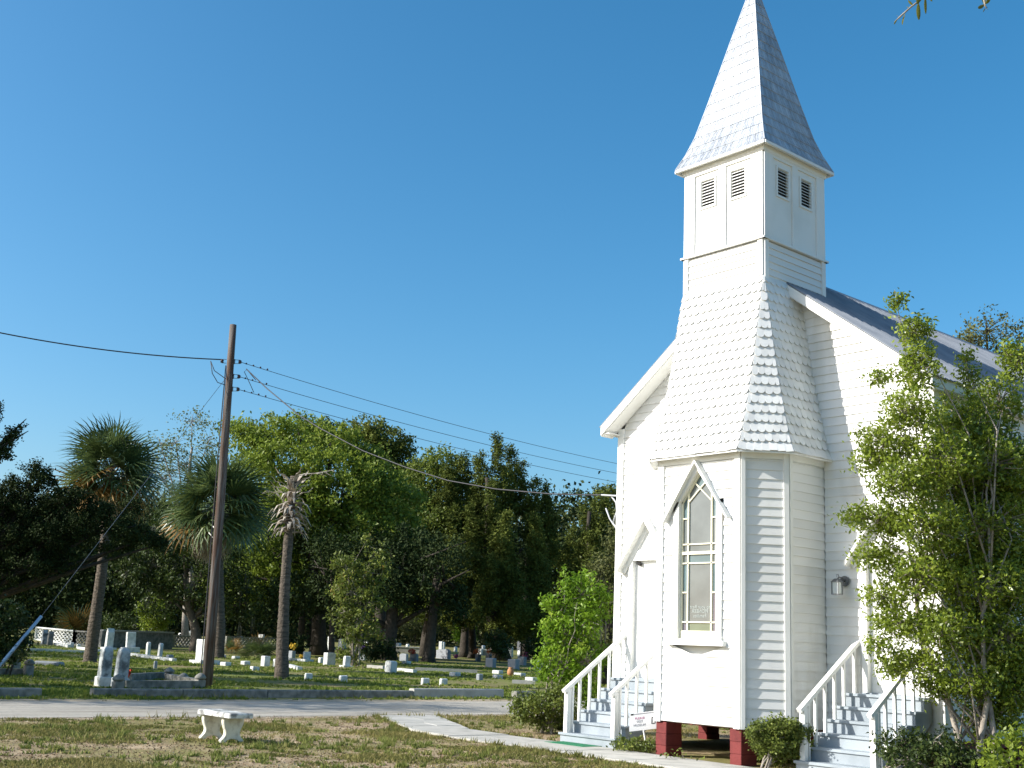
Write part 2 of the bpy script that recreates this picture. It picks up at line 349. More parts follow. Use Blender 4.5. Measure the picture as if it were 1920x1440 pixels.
# ================================================================ KERB SEGMENTS beyond the road
KX = -16.1
kb = [(0, 88, 'short concrete kerb at the far left, beyond the open gap in the kerb line'), (185, 350, 'concrete kerb length in front of the twin white gravestones'),
      (352, 508, 'concrete kerb length at the foot of the utility pole'), (510, 781, 'long concrete kerb between the dead palm and the small white cube stones'),
      (782, 950, 'raised pale concrete kerb at the right end of the kerb line'), (975, 1010, 'concrete kerb end half hidden by the shrub beside the left steps')]
for a, b, lb in kb:
    ya, yb = ground((a, 1309))[1], ground((b, 1309))[1]
    if a == 0: ya -= 3
    m = MB(); h = .2 if a != 782 else .26; w = .26; n = max(2, int((yb-ya)/1.5)); z0 = gz(KX, ya); z1 = gz(KX, yb)
    def prof(y, z): return [(KX+.14, y, z-.1), (KX+.12, y, z+h-.03), (KX+.09, y, z+h), (KX-.11, y, z+h), (KX-.14, y, z+h-.03), (KX-.14, y, z-.1)]
    vs = prof(ya, z0)+prof(yb, z1); m.add(vs, [(0, 1, 7, 6), (1, 2, 8, 7), (2, 3, 9, 8), (3, 4, 10, 9), (4, 5, 11, 10), (5, 4, 3, 2, 1, 0), (6, 7, 8, 9, 10, 11)])
    tag(m.build('concrete_kerb', CONCD if a != 782 else CONC, org=(KX, (ya+yb)/2, (z0+z1)/2)), lb, 'kerb', 'kerbs along the cemetery edge')
# ================================================================ CHURCH
W, BY, w1, w2, b2, zb, zs, ov = 3.464, 1.618, .887, 1.387, 1.010, .571, 5.008, .168
T_, TF, zt0, zbelt, ztop = .911, 1.015, 8.252, 8.905, 10.68
RE, RO, RZ, RAZ, LEN = 3.67, .337, 6.155, 8.915, 14.
SLP = (RAZ-RZ)/RE
ch = thing('church', (0, 0, 0), 'white clapboard chapel with a shingled bay, square louvred belfry and pointed metal spire', 'church')
rakez = lambda x: RAZ-SLP*abs(x)
def wall_back(name, poly, n, th=.02, off=-.10):
    n = Vector(n); m = MB(); P = [Vector(p)+n*off for p in poly]; m.prism(P, n*-th); return m.build(name, WHITE, ch)
EXPO = .153
def boards(parent, O, U, N_, lim, z0, z1, holes=(), expo=EXPO, name='clapboard', mt=WHITE2, thick=.019):
    """lapped boards: O origin, U horizontal unit, N_ outward normal, lim(z)->(u0,u1) ; holes (u0,u1,z0,z1)"""
    U = Vector(U); N_ = Vector(N_); O = Vector(O); k = 0; z = z0
    while z < z1-.01:
        zt = min(z+expo, z1); a = lim(z+.001); b = lim(zt)
        segs = [(a[0], a[1], b[0], b[1])]
        cuts = [h for h in holes if h[2] < z+.02 and h[3] > z+.03]
        for h in cuts:
            ns = []
            for s in segs:
                if h[0] > s[0]+.01 and h[1] < s[1]-.01: ns += [(s[0], h[0], s[2], h[0]), (h[1], s[1], h[1], s[3])]
                elif h[1] <= s[0] or h[0] >= s[1]: ns.append(s)
                elif h[0] <= s[0]+.01: ns.append((h[1], s[1], h[1], s[3]))
                else: ns.append((s[0], h[0], s[2], h[0]))
            segs = ns
        for s in segs:
            if s[1]-s[0] < .03 and s[3]-s[2] < .02: continue
            # random butt joints on long boards
            parts = [s]
            if min(s[1]-s[0], s[3]-s[2]) > 2.2:
                c = random.uniform(s[0]+.7, s[1]-.7); c = min(max(c, s[2]+.3), s[3]-.3); parts = [(s[0], c-.0012, s[2], c-.0012), (c+.0012, s[1], c+.0012, s[3])]
            for q in parts:
                m = MB(); j = random.uniform(-.0015, .0015)
                def P(u, zz, n): return O+U*u+N_*n+Vector((0, 0, zz))
                lo, hi = thick+j, .006+j
                zo = zt+.012 if zt < z1-.01 else zt
                m.add([P(q[0], z, 0), P(q[1], z, 0), P(q[3], zo, -.012), P(q[2], zo, -.012), P(q[0], z, lo), P(q[1], z, lo), P(q[3], zo, hi-.008), P(q[2], zo, hi-.008)],
                      [(0, 1, 2, 3), (7, 6, 5, 4), (0, 4, 5, 1), (1, 5, 6, 2), (2, 6, 7, 3), (3, 7, 4, 0)])
                m.build(name, mt, parent); k += 1
        z = zt
# --- front wall (behind the bay), left and right of the bay
fw = MB()
for s in (-1, 1):
    x0, x1 = (w2-.05, W)
    fw.add([(s*x0, .10, zb), (s*x1, .10, zb), (s*x1, .10, rakez(x1)-.1), (s*x0, .10, rakez(x0)-.1)], [(0, 1, 2, 3)])
fw.add([(-w2, .10, zs), (w2, .10, zs), (w2, .10, rakez(w2)-.1), (T_, .10, 8.2), (-T_, .10, 8.2), (-w2, .10, rakez(w2)-.1)], [(0, 1, 2, 3, 4, 5)])
fw = fw.build('front_wall', WHITE, ch)
DX = 2.6; DHW = .5; DZ0, DZ1 = 1.2, 3.54
def limR(z):
    inner = w2+.02 if z < zs else max(.95, w2+.18+(T_-w2-.18)*min(1, (z-zs)/(zt0-zs))**.55*1.0)
    return (inner if z < zs else max(T_+.01, inner-.35), min(W-.12, (RAZ-.205-z)/SLP))
boards(fw, (0, 0, 0), (1, 0, 0), (0, -1, 0), limR, zb, 8.05, [(DX-DHW-.0, DX+DHW+.0, DZ0-.15, DZ1+.1)])
boards(fw, (0, 0, 0), (-1, 0, 0), (0, -1, 0), limR, zb, 8.05, [(DX-DHW-.0, DX+DHW+.0, DZ0-.15, DZ1+.1)])
for s in (-1, 1):
    m = MB(); x = s*W; m.box((min(x, x-s*.125), -.035, zb), (max(x, x-s*.125), .0, rakez(W)-.20)); m.box((min(x, x+s*.035), -.035, zb), (max(x, x+s*.035), .12, rakez(W)-.2)); m.build('corner_board', WHITE, ch)
# --- side and rear walls
for s in (-1, 1):
    sw = MB().add([(s*(W-.1), .1, zb), (s*(W-.1), LEN, zb), (s*(W-.1), LEN, rakez(W)-.05), (s*(W-.1), .1, rakez(W)-.05)], [(0, 1, 2, 3)]).build('side_wall', WHITE, ch)
    boards(sw, (s*W, 0, 0), (0, 1, 0), (s, 0, 0), lambda z: (.13, LEN), zb, rakez(W)-.1)
m = MB(); m.add([(-W, LEN, zb), (W, LEN, zb), (W, LEN, rakez(W)-.1), (0, LEN, RAZ-.15), (-W, LEN, rakez(W)-.1)], [(0, 1, 2, 3, 4)]); m.build('rear_wall', WHITE, ch)
m = MB().box((-W+.1, .12, zb+.02), (W-.1, LEN-.05, zb+.12)); m.build('floor', DARKIN, ch)
m = MB(); m.box((-W, -.0, zb-.12), (W, .14, zb-.002)); m.box((W-.14, .15, zb-.12), (W, LEN, zb-.002)); m.box((-W, .15, zb-.12), (-W+.14, LEN, zb-.002)); m.build('sill_beam', REDP, ch)
# --- bay
bay = MB(); th = .10
inn = lambda pts: pts
F0, F1, C1, S1 = (-w1, -BY), (w1, -BY), (w2, -b2), (w2, .1)
def inset(d):
    return [(-w2+d, .1), (-w2+d, -b2+.4*d), (-w1+.4*d, -BY+d), (w1-.4*d, -BY+d), (w2-d, -b2+.4*d), (w2-d, .1)]
pi_ = inset(.10)
WH = .41; WZ0, WSP, WAP = 1.95, 4.23, 4.76
# inner skin (leaves the window opening free)
for i in (0, 1, 3, 4):
    a, b = pi_[i], pi_[i+1]; bay.add([(a[0], a[1], zb), (b[0], b[1], zb), (b[0], b[1], zs), (a[0], a[1], zs)], [(0, 1, 2, 3)])
y = pi_[2][1]; a, b = pi_[2][0], pi_[3][0]
bay.add([(a, y, zb), (-WH-.02, y, zb), (-WH-.02, y, zs), (a, y, zs), (WH+.02, y, zb), (b, y, zb), (b, y, zs), (WH+.02, y, zs), (-WH-.02, y, WZ0-.02), (WH+.02, y, WZ0-.02), (-WH-.02, y, WSP), (0, y, WAP+.03), (WH+.02, y, WSP)],
        [(0, 1, 2, 3), (4, 5, 6, 7), (1, 4, 9, 8), (10, 11, 12, 7, 2)])
bay.add([(p[0], p[1], zb+.01) for p in pi_], [(5, 4, 3, 2, 1, 0)])
bay = bay.build('bay', WHITE, ch)
def holeclap(z):  # window hole incl. casing, gothic top
    return None
CW = .53
boards_z = zb
# front face: split by the window casing (straight part), above spring line by slope
def front_boards(sgn):
    def lim(z):
        zc = z+.05
        if zc < WZ0-.13: inner = 0.0
        elif zc < 3.98: inner = CW
        else: inner = max(0.0, (4.93-zc)/(4.93-3.92)*.66-.03)
        return (inner, w1-.11)
    return lim
for s in (1, -1):
    O = (0, -BY, 0)
    boards(bay, O, (s, 0, 0), (0, -1, 0), front_boards(s), zb+.02, zs-.10)
cd_ = Vector((w2-w1, BY-b2, 0)); cl = cd_.length; cdn = cd_.normalized(); cn = Vector((cdn.y, -cdn.x, 0))
for s in (1, -1):
    O = Vector((s*w1, -BY, 0)); u = Vector((s*cdn.x, cdn.y, 0)); n = Vector((s*cn.x, cn.y, 0))
    boards(bay, O, u, n, lambda z: (.07, cl-.075), zb+.02, zs-.10, thick=.017)
    boards(bay, (s*w2, -b2, 0), (0, 1, 0), (s, 0, 0), lambda z: (.085, b2-.002), zb+.02, zs-.10)
    # corner boards
    def cboard(p, u, n, a, b, t):
        m = MB(); p = Vector(p); u = Vector(u); n = Vector(n)
        m.prism([p+u*a+Vector((0, 0, zb)), p+u*b+Vector((0, 0, zb)), p+u*b+Vector((0, 0, zs-.0)), p+u*a+Vector((0, 0, zs-.0))], n*t); m.build('corner_board', WHITE, bay)
    cboard((s*w1, -BY, 0), (-s, 0, 0), (0, -1, 0), -.012, .11, .036)
    cboard((s*w1, -BY, 0), u, n, .006, .07, .05)
    cboard((s*w1+s*cdn.x*cl, -BY+cdn.y*cl, 0), -u, n, -.01, .075, .036)
    cboard((s*w2, -b2, 0), (0, 1, 0), (s, 0, 0), .012, .085, .036)
# frieze under the skirt
for (p, q, n) in (((-w1+.11, -BY), (w1-.11, -BY), (0, -1)), ((w2, -b2+.085), (w2, 0), (1, 0)), ((-w2, -b2+.085), (-w2, 0), (-1, 0))):
    m = MB(); n = Vector((*n, 0)); p = Vector((*p, zs-.10)); q = Vector((*q, zs-.10)); m.prism([p, q, q+Vector((0, 0, .10)), p+Vector((0, 0, .10))], n*.03); m.build('frieze_board', WHITE, bay)
for s in (1, -1):
    m = MB(); u = Vector((s*cdn.x, cdn.y, 0)); n = Vector((s*cn.x, cn.y, 0)); p = Vector((s*w1, -BY, zs-.10))+u*.07; q = p+u*(cl-.145)
    m.prism([p, q, q+Vector((0, 0, .10)), p+Vector((0, 0, .10))], n*.03); m.build('frieze_board', WHITE, bay)
# --- gothic window
win = MB()
yo = -BY-.045
for s in (-1, 1):
    win.box((min(s*WH, s*CW), yo, WZ0-.04), (max(s*WH, s*CW), -BY+.02, WSP+.02))
    # sloping casing
    win.prism([(s*WH, yo, WSP), (s*CW, yo, WSP-.18), (s*CW, yo, WSP+.02), (0, yo, WAP+.12), (0, yo, WAP)], (0, .065, 0))
    win.box((min(s*WH, s*(WH+.02)), -BY+.02, WZ0), (max(s*WH, s*(WH+.02)), -BY+.10, WSP))
win = win.build('gothic_window', WHITE, ch)
m = MB().bbox((-.62, -BY-.11, 1.84), (.62, -BY-.0, 1.925), .012); m.build('sill', WHITE, win)
m = MB().box((-WH, -BY-.02, 1.90), (WH, -BY+.1, WZ0)); m.build('stool', CREAM, win)
for s in (-1, 1):
    m = MB(); d = Vector((s*.70, 0, -(.98))).normalized(); nn = Vector((s*.98, 0, .70)).normalized()
    p = Vector((s*-.01, -BY-.17, 4.905)); q = Vector((s*.69, -BY-.135, 3.90)); p.y = -BY-.135; m.prism([p, q, q+nn*.032, p+Vector((s*.01, 0, .04))], (0, .155, 0)); m.build('drip_hood', WHITE, win)
    m = MB(); nn2 = -nn; m.prism([p+nn2*.002, q+nn2*.002, q+nn2*.09, p+Vector((0, 0, -.13))], (0, .0, 0)) if False else None
gy = -BY+.055
def arch(x):  # upper limit of the opening at x
    return WSP+(WAP-WSP)*(1-abs(x)/WH)
def pane(poly, mt): m = MB(); m.prism([(x, gy, z) for x, z in poly], (0, .008, 0)); m.build('pane', mt, win)
XA, XB = -.255, .255
zl = [2.08, 2.22, 2.71, 3.20, 3.37, 3.52, 3.96]
pane([(-WH, 2.08), (XA, 2.08), (XA, 2.22), (-WH, 2.22)], GL_V); pane([(XA, 2.08), (XB, 2.08), (XB, 2.22), (XA, 2.22)], GL_G); pane([(XB, 2.08), (WH, 2.08), (WH, 2.22), (XB, 2.22)], GL_V)
for s in (-1, 1):
    a, b = (XB, WH)
    for z0, z1, mt in ((2.22, 2.71, GL_V if s > 0 else GL_C), (2.71, 3.20, GL_B), (3.20, 3.37, GL_C), (3.37, 3.52, GL_C), (3.52, 3.96, GL_C)):
        pane([(s*a, z0), (s*b, z0), (s*b, z1), (s*a, z1)], mt)
    pane([(s*a, 3.96), (s*b, 3.96), (s*b, arch(b)), (s*a, arch(a))], GL_B)
    pane([(s*a, 4.24), (s*a, arch(a)), (s*.10, arch(.10)), (0.0+s*.0, 4.46)] if False else [(s*a, 4.24), (s*a, arch(a)), (s*.127, arch(.127)), (0, 4.472)], GL_C)
pane([(XA, 2.22), (XB, 2.22), (XB, 3.20), (XA, 3.20)], GL_C); pane([(XA, 3.20), (XB, 3.20), (XB, 3.37), (XA, 3.37)], GL_B); pane([(XA, 3.37), (XB, 3.37), (XB, 3.52), (XA, 3.52)], GL_C)
pane([(XA, 3.52), (XB, 3.52), (XB, 4.24), (0, 4.43+.16), (XA, 4.24)][:3]+[(0, 4.472), (XA, 4.24)], GL_C)
pane([(0, 4.472), (.127, arch(.127)), (0, WAP), (-.127, arch(.127))], GL_B)
def munt(p, q, w=.022, y=None, name='muntin', h=.03):
    m = MB(); yy = gy-.012; m.bar((p[0], yy, p[1]), (q[0], yy, q[1]), h, w, (0, 0, 1) if abs(p[0]-q[0]) > .001 else (1, 0, 0)); m.build(name, CREAM, win)
munt((-WH+.01, WZ0+.065), (WH-.01, WZ0+.065), .13, name='bottom_rail', h=.045)
munt((-WH, 3.37), (WH, 3.37), .05, name='meeting_rail', h=.045)
for z in (2.22, 3.20, 3.52): munt((-WH, z), (WH, z))
for s in (-1, 1):
    for z in (2.71, 3.96): munt((s*XB, z), (s*WH, z))
    munt((s*XB, 2.08), (s*XB, arch(XB)-.0), .026); munt((s*XB, 4.24), (-s*.13, arch(.13)-.01), .020)
    munt((s*(WH-.018), 2.02), (s*(WH-.018), WSP+.02), .036, name='stile', h=.04); munt((s*(WH-.014), WSP), (0, WAP-.025), .036, name='arch_stile', h=.04)
m = MB().add([(-WH-.02, -BY+.098, WZ0), (WH+.02, -BY+.098, WZ0), (WH+.02, -BY+.098, WSP+.03), (0, -BY+.098, WAP+.04), (-WH-.02, -BY+.098, WSP+.03)], [(0, 1, 2, 3, 4)]); m.build('dark_backing', DARKIN, win)
def text3d(body, size, loc, rot, m_, parent, mirror=False, ext=.001, name='lettering'):
    cu = bpy.data.curves.new(name, 'FONT'); cu.body = body; cu.size = size; cu.align_x = 'CENTER'; cu.align_y = 'CENTER'; cu.extrude = ext; cu.resolution_u = 2
    cu.materials.append(m_); o = bpy.data.objects.new(name, cu); COL.objects.link(o); o.parent = parent
    o.matrix_parent_inverse = Matrix(); po = absorg(parent); o.location = tuple(Vector(loc)-po) ; o.rotation_euler = rot
    if mirror: o.scale = (-1, 1, 1)
    dg = bpy.context.evaluated_depsgraph_get(); me = bpy.data.meshes.new_from_object(o.evaluated_get(dg)); q = bpy.data.objects.new(name, me); COL.objects.link(q)
    q.parent = parent; q.location = o.location; q.rotation_euler = rot; q.scale = o.scale; bpy.data.objects.remove(o); q.name = name
    return q
for body, z, sz in (('to your Rest', 2.47, .085), ('PIONEER', 2.40, .09), ('Families', 2.325, .09)):
    text3d(body, sz, (0, gy-.003, z), (R_(90), 0, 0), ETCH, win, True)
# --- skirt (flared shingled roof of the bay)
PR = [(5.008, 1.0), (5.13, .93), (5.24, .875), (5.45, .79), (5.67, .715), (6.07, .575), (6.6, .41), (7.3, .235), (7.7, .14), (8.1, .04), (8.252, 0)]
pz = np.array([p[0] for p in PR]); ps = np.array([p[1] for p in PR])
def skirt_s(z): return float(np.interp(z, pz, ps))
e1x, e1y = w1+ov*.41, -BY-ov; e2x, e2y = w2+ov, -b2-ov*.41
def Fp(z, s=1):
    k = skirt_s(z); return Vector((s*(T_+(e1x-T_)*k), -TF+(e1y+TF)*k, z))
def Cp(z, s=1):
    k = skirt_s(z); return Vector((s*(T_+(e2x-T_)*k), -TF+(e2y+TF)*k, z))
def Sp(z, s=1):
    k = skirt_s(z); return Vector((s*(T_+(e2x-T_)*k), .02, z))
m = MB()
for a, b in zip(pz[:-1], pz[1:]):
    a, b = float(a), float(b)
    for P, Q in ((lambda z: Fp(z, -1), lambda z: Fp(z, 1)), (lambda z: Fp(z, 1), lambda z: Cp(z, 1)), (lambda z: Cp(z, 1), lambda z: Sp(z, 1)), (lambda z: Cp(z, -1), lambda z: Fp(z, -1)), (lambda z: Sp(z, -1), lambda z: Cp(z, -1))):
        m.add([P(a), Q(a), Q(b), P(b)], [(0, 1, 2, 3)])
# soffit
m.add([Sp(zs, -1), Cp(zs, -1), Fp(zs, -1), Fp(zs, 1), Cp(zs, 1), Sp(zs, 1)], [(5, 4, 3, 2, 1, 0)])
skirt = m.build('bay_roof', WHITE, ch)
m = MB()  # soffit board & edge
pts = [Sp(zs, -1), Cp(zs, -1), Fp(zs, -1), Fp(zs, 1), Cp(zs, 1), Sp(zs, 1)]
for p, q in zip(pts[:-1], pts[1:]): m.bar(p+Vector((0, 0, -.012)), q+Vector((0, 0, -.012)), .03, .022)
m.build('eave_moulding', WHITE, skirt)
# shingle rows by arc length along the front profile
fl = [(float(z), float((Fp(float(z))-Fp(5.008)).length)) for z in np.linspace(5.008, 8.252, 300)]
arcz = np.array([f[0] for f in fl]); arcl = np.zeros(300)
for i in range(1, 300): arcl[i] = arcl[i-1]+(Fp(arcz[i])-Fp(arcz[i-1])).length
NR = 19; rowl = np.linspace(0, arcl[-1], NR+1)
def shingle(P, Q, up, nrm, w, bottom, square, out):
    """P: bottom-centre point; up: direction up the slope; side vector = up x nrm"""
    side = up.cross(nrm).normalized(); L = bottom; t0 = .040 if square else .037; m = out
    r = w*.5
    pts = []
    if square: pts = [(-r, 0), (r, 0), (r, L), (-r, L)]
    else:
        pts = [(-r, w*.52), (-r*.93, w*.31), (-r*.72, w*.14), (-r*.38, w*.035), (0, 0), (r*.38, w*.035), (r*.72, w*.14), (r*.93, w*.31), (r, w*.52), (r, L), (-r, L)]
    n = len(pts)
    top = [P+side*a+up*b+nrm*(t0-(t0-.006)*b/L) for a, b in pts]; bot = [P+side*a+up*b+nrm*(t0-(t0-.006)*b/L-.020) for a, b in pts]
    m.add(top+bot, [tuple(range(n))]+[(i, n+i, n+(i+1) % n, (i+1) % n) for i in range(n)])
def shrow(Pf, Qf, cat, width=.128):
    res = []
    for r in range(NR):
        z = float(np.interp(rowl[r], arcl, arcz)); z2 = float(np.interp(min(rowl[r+1]+.06, arcl[-1]), arcl, arcz))
        zt = float(np.interp(rowl[r+1], arcl, arcz))
        A, B = Pf(z), Qf(z); A2, B2 = Pf(zt), Qf(zt); wd = (B-A).length; ud = (B-A).normalized()
        mid = (A+B)/2; mid2 = (A2+B2)/2; up = (mid2-mid); up -= ud*up.dot(ud); up.normalize(); nrm = ud.cross(up).normalized()
        w2_ = (B2-A2).length
        n = max(1, round(wd/width)); off = .5 if r % 2 else 0
        ed = np.array([i-off for i in range(n+2)])*(wd/n); ed = ed[(ed > -wd/n)]; 
        c = 0
        edges = [max(0, min(wd, e_)) for e_ in ed]; edges = sorted(set(round(e_, 4) for e_ in edges)); edges = [0]+[x for x in edges if .03 < x < wd-.03]+[wd]
        for a, b in zip(edges[:-1], edges[1:]):
            sw = b-a-.004
            if sw < .02: continue
            ctr = A+ud*((a+b)/2)+up*random.uniform(-.010, .010)
            # lean toward the tapered direction
            frac = ((a+b)/2/wd); top_pt = A2+(B2-A2)*frac; upl = (top_pt-ctr).normalized()
            nr2 = (ud.cross(upl)).normalized()
            res.append((ctr, upl, nr2, sw, (zt-z)*1.22 if r < NR-1 else (zt-z)*.9, r == 0))
    return res
ALLS = []
ALLS += [(0, x) for x in shrow(lambda z: Fp(z, 1), lambda z: Cp(z, 1), 'c')]
ALLS += [(1, x) for x in shrow(lambda z: Fp(z, -1), lambda z: Fp(z, 1), 'f', .148)]
ALLS += [(2, x) for x in shrow(lambda z: Cp(z, 1), lambda z: Sp(z, 1), 's', .148)]
ALLS += [(3, x) for x in shrow(lambda z: Cp(z, -1), lambda z: Fp(z, -1), 'lc')]
ALLS += [(4, x) for x in shrow(lambda z: Sp(z, -1), lambda z: Cp(z, -1), 'ls')]
rest = MB(); cnt = 0
# largest in the picture: chamfer, then the lower rows of the front and right side
order = sorted(ALLS, key=lambda a: (a[0] > 2, a[0] != 0, a[1][0].z if a[0] < 3 else 99))
for face, (c, up, nr, w_, L_, sq) in order:
    if cnt < 298:
        m = MB(); shingle(c, None, up, nr, w_, L_, sq, m); m.build('shingle', SHING, skirt); cnt += 1
    else: shingle(c, None, up, nr, w_, L_, sq, rest)
ro_ = rest.build('scalloped_shingles', SHING, skirt); ro_['kind'] = 'stuff'
# --- belfry
bel = MB()
c0y, c1y = -TF, -TF+2*T_
bel.box((-T_+.05, c0y+.05, 7.6), (T_-.05, c1y-.05, ztop))
bel = bel.build('belfry', WHITE, ch)
FACES = [((-T_, c0y, 0), (1, 0, 0), (0, -1, 0)), ((T_, c0y, 0), (0, 1, 0), (1, 0, 0)), ((T_, c1y, 0), (-1, 0, 0), (0, 1, 0)), ((-T_, c1y, 0), (0, -1, 0), (-1, 0, 0))]
TW = 2*T_
for fi, (O, U, Nn) in enumerate(FACES):
    O = Vector(O); U = Vector(U); Nn = Vector(Nn)
    def pr(u0, u1, z0, z1, n0, n1, name, mt=WHITE, parent=bel):
        m = MB(); m.prism([O+U*u0+Nn*n0+Vector((0, 0, z0)), O+U*u1+Nn*n0+Vector((0, 0, z0)), O+U*u1+Nn*n0+Vector((0, 0, z1)), O+U*u0+Nn*n0+Vector((0, 0, z1))], Nn*(n1-n0)); return m.build(name, mt, parent)
    zlow = 7.6 if fi else zt0-.02
    def lims(z, fi=fi):
        return (.11, TW-.11)
    boards(bel, O-Nn*.0, U, Nn, lims, zlow+.0 if fi == 0 else 7.62, zbelt-.02, expo=.128 if fi == 0 else .128, thick=.02)
    pr(0.002, .11, zlow, zbelt, -.03, .032, 'corner_board'); pr(TW-.11, TW-.002, zlow, zbelt, -.03, .032, 'corner_board')
    # belt moulding
    pr(-.06, TW+.058, zbelt, zbelt+.035, -.05, .062, 'belt_moulding')
    # upper panels: backing with louvre openings, recessed fields with frame boards
    lv = [(.40, .72), (TW-.72, TW-.40)]
    lz0, lz1 = 9.84, 10.37
    # field (n=0 plane) pieces around openings
    us = [0.05, lv[0][0], lv[0][1], lv[1][0], lv[1][1], TW-.05]
    fm = MB()
    def q(u0, u1, z0, z1, n=.0, m=fm): m.prism([O+U*u0+Nn*n+Vector((0, 0, z0)), O+U*u1+Nn*n+Vector((0, 0, z0)), O+U*u1+Nn*n+Vector((0, 0, z1)), O+U*u0+Nn*n+Vector((0, 0, z1))], -Nn*.04)
    q(us[0], us[5], zbelt+.036, lz0); q(us[0], us[5], lz1, ztop)
    q(us[0], us[1], lz0, lz1); q(us[2], us[3], lz0, lz1); q(us[4], us[5], lz0, lz1)
    fm.build('panel_field', WHITE, bel)
    for (a, b) in ((.001, .25), (TW/2-.085, TW/2+.085), (TW-.25, TW-.001)): pr(a, b, zbelt+.036, ztop, .0005, .028, 'frame_board')
    pr(.251, TW/2-.086, ztop-.17, ztop, .0005, .027, 'frame_board'); pr(TW/2+.086, TW-.251, ztop-.17, ztop, .0005, .027, 'frame_board')
    for (a, b) in lv:
        fr = MB(); n0, n1 = .0005, .022
        def rr(u0, u1, z0, z1, mm=fr): mm.prism([O+U*u0+Nn*n0+Vector((0, 0, z0)), O+U*u1+Nn*n0+Vector((0, 0, z0)), O+U*u1+Nn*n0+Vector((0, 0, z1)), O+U*u0+Nn*n0+Vector((0, 0, z1))], Nn*(n1-n0))
        rr(a-.035, a, lz0-.035, lz1+.035); rr(b, b+.035, lz0-.035, lz1+.035); rr(a+.0005, b-.0005, lz0-.035, lz0); rr(a+.0005, b-.0005, lz1, lz1+.035)
        fr = fr.build('louvre_vent', WHITE, bel)
        for k in range(9):
            z = lz0+.005+(lz1-lz0)*k/9; m = MB()
            p0 = O+U*(a+.001)+Vector((0, 0, z)); p1 = O+U*(b-.001)+Vector((0, 0, z)); t = Vector((0, 0, .010))
            m.prism([p0+Nn*.006, p1+Nn*.006, p1-Nn*.04+Vector((0, 0, .034)), p0-Nn*.04+Vector((0, 0, .034))], t); m.build('slat', WHITE, fr)
        m = MB(); m.prism([O+U*a-Nn*.048+Vector((0, 0, lz0)), O+U*b-Nn*.048+Vector((0, 0, lz0)), O+U*b-Nn*.048+Vector((0, 0, lz1)), O+U*a-Nn*.048+Vector((0, 0, lz1))], Nn*.001); m.build('opening_shade', DARKIN, fr)  # black sheet in place of the shade inside the vent
# --- spire
SP = [(10.70, 1.045), (10.78, 1.01), (11.02, .905), (11.36, .79), (11.58, .735), (12.05, .622), (12.6, .495), (13.42, .308), (14.33, .095), (14.72, .012)]
spz = np.array([p[0] for p in SP]); spr = np.array([p[1] for p in SP]); SC = Vector((0, -TF+T_, 0))
def sp(z, i, j):
    r = float(np.interp(z, spz, spr)); return SC+Vector((i*r, j*r, z))
m = MB()
corners = [(-1, -1), (1, -1), (1, 1), (-1, 1)]
for a, b in zip(spz[:-1], spz[1:]):
    for k in range(4):
        c_, d_ = corners[k], corners[(k+1) % 4]; m.add([sp(a, *c_), sp(a, *d_), sp(b, *d_), sp(b, *c_)], [(0, 1, 2, 3)])
m.add([sp(10.70, *c_) for c_ in corners], [(3, 2, 1, 0)])
spire = m.build('spire', TINW, ch)
m = MB()
for k in range(4):
    c_, d_ = corners[k], corners[(k+1) % 4]; p, q = sp(10.70, *c_)*1, sp(10.70, *d_)*1; m.bar(p+Vector((0, 0, -.03)), q+Vector((0, 0, -.03)), .05, .05)
m.build('eave_moulding', WHITE, spire)
for k in range(4):
    n = Vector(FACES[k][2]); O = Vector(FACES[k][0]); U = Vector(FACES[k][1]); m = MB()
    m.prism([O+U*-.03+Vector((0, 0, ztop-.11)), O+U*(TW+.03)+Vector((0, 0, ztop-.11)), O+U*(TW+.06)+n*.03+Vector((0, 0, ztop+.02)), O+U*-.06+n*.03+Vector((0, 0, ztop+.02))], n*.035); m.build('cornice', WHITE, bel)
# metal shingles
arz = np.linspace(10.70, 14.6, 400); arr = np.interp(arz, spz, spr); al = np.concatenate([[0], np.cumsum(np.hypot(np.diff(arz), np.diff(arr)))])
NM = 17; tl = []
for k in range(4):
    c_, d_ = corners[k], corners[(k+1) % 4]
    for r in range(NM):
        l0, l1 = al[-1]*r/NM, al[-1]*(r+1)/NM; z0 = float(np.interp(l0, al, arz)); z1 = float(np.interp(l1, al, arz))
        A, B, A2, B2 = sp(z0, *c_), sp(z0, *d_), sp(z1, *c_), sp(z1, *d_); wd = (B-A).length; n = max(1, round(wd/.19)); off = .5 if r % 2 else 0
        ed = sorted(set([0., 1.]+[round((i-off)/n, 4) for i in range(n+2) if .1/n < (i-off)/n < 1-.1/n]))
        for a, b in zip(ed[:-1], ed[1:]): tl.append((k, r, A.lerp(B, a), A.lerp(B, b), A2.lerp(B2, b), A2.lerp(B2, a)))
tl.sort(key=lambda t: (t[0] not in (0, 1), t[1])); rest = MB(); cnt = 0
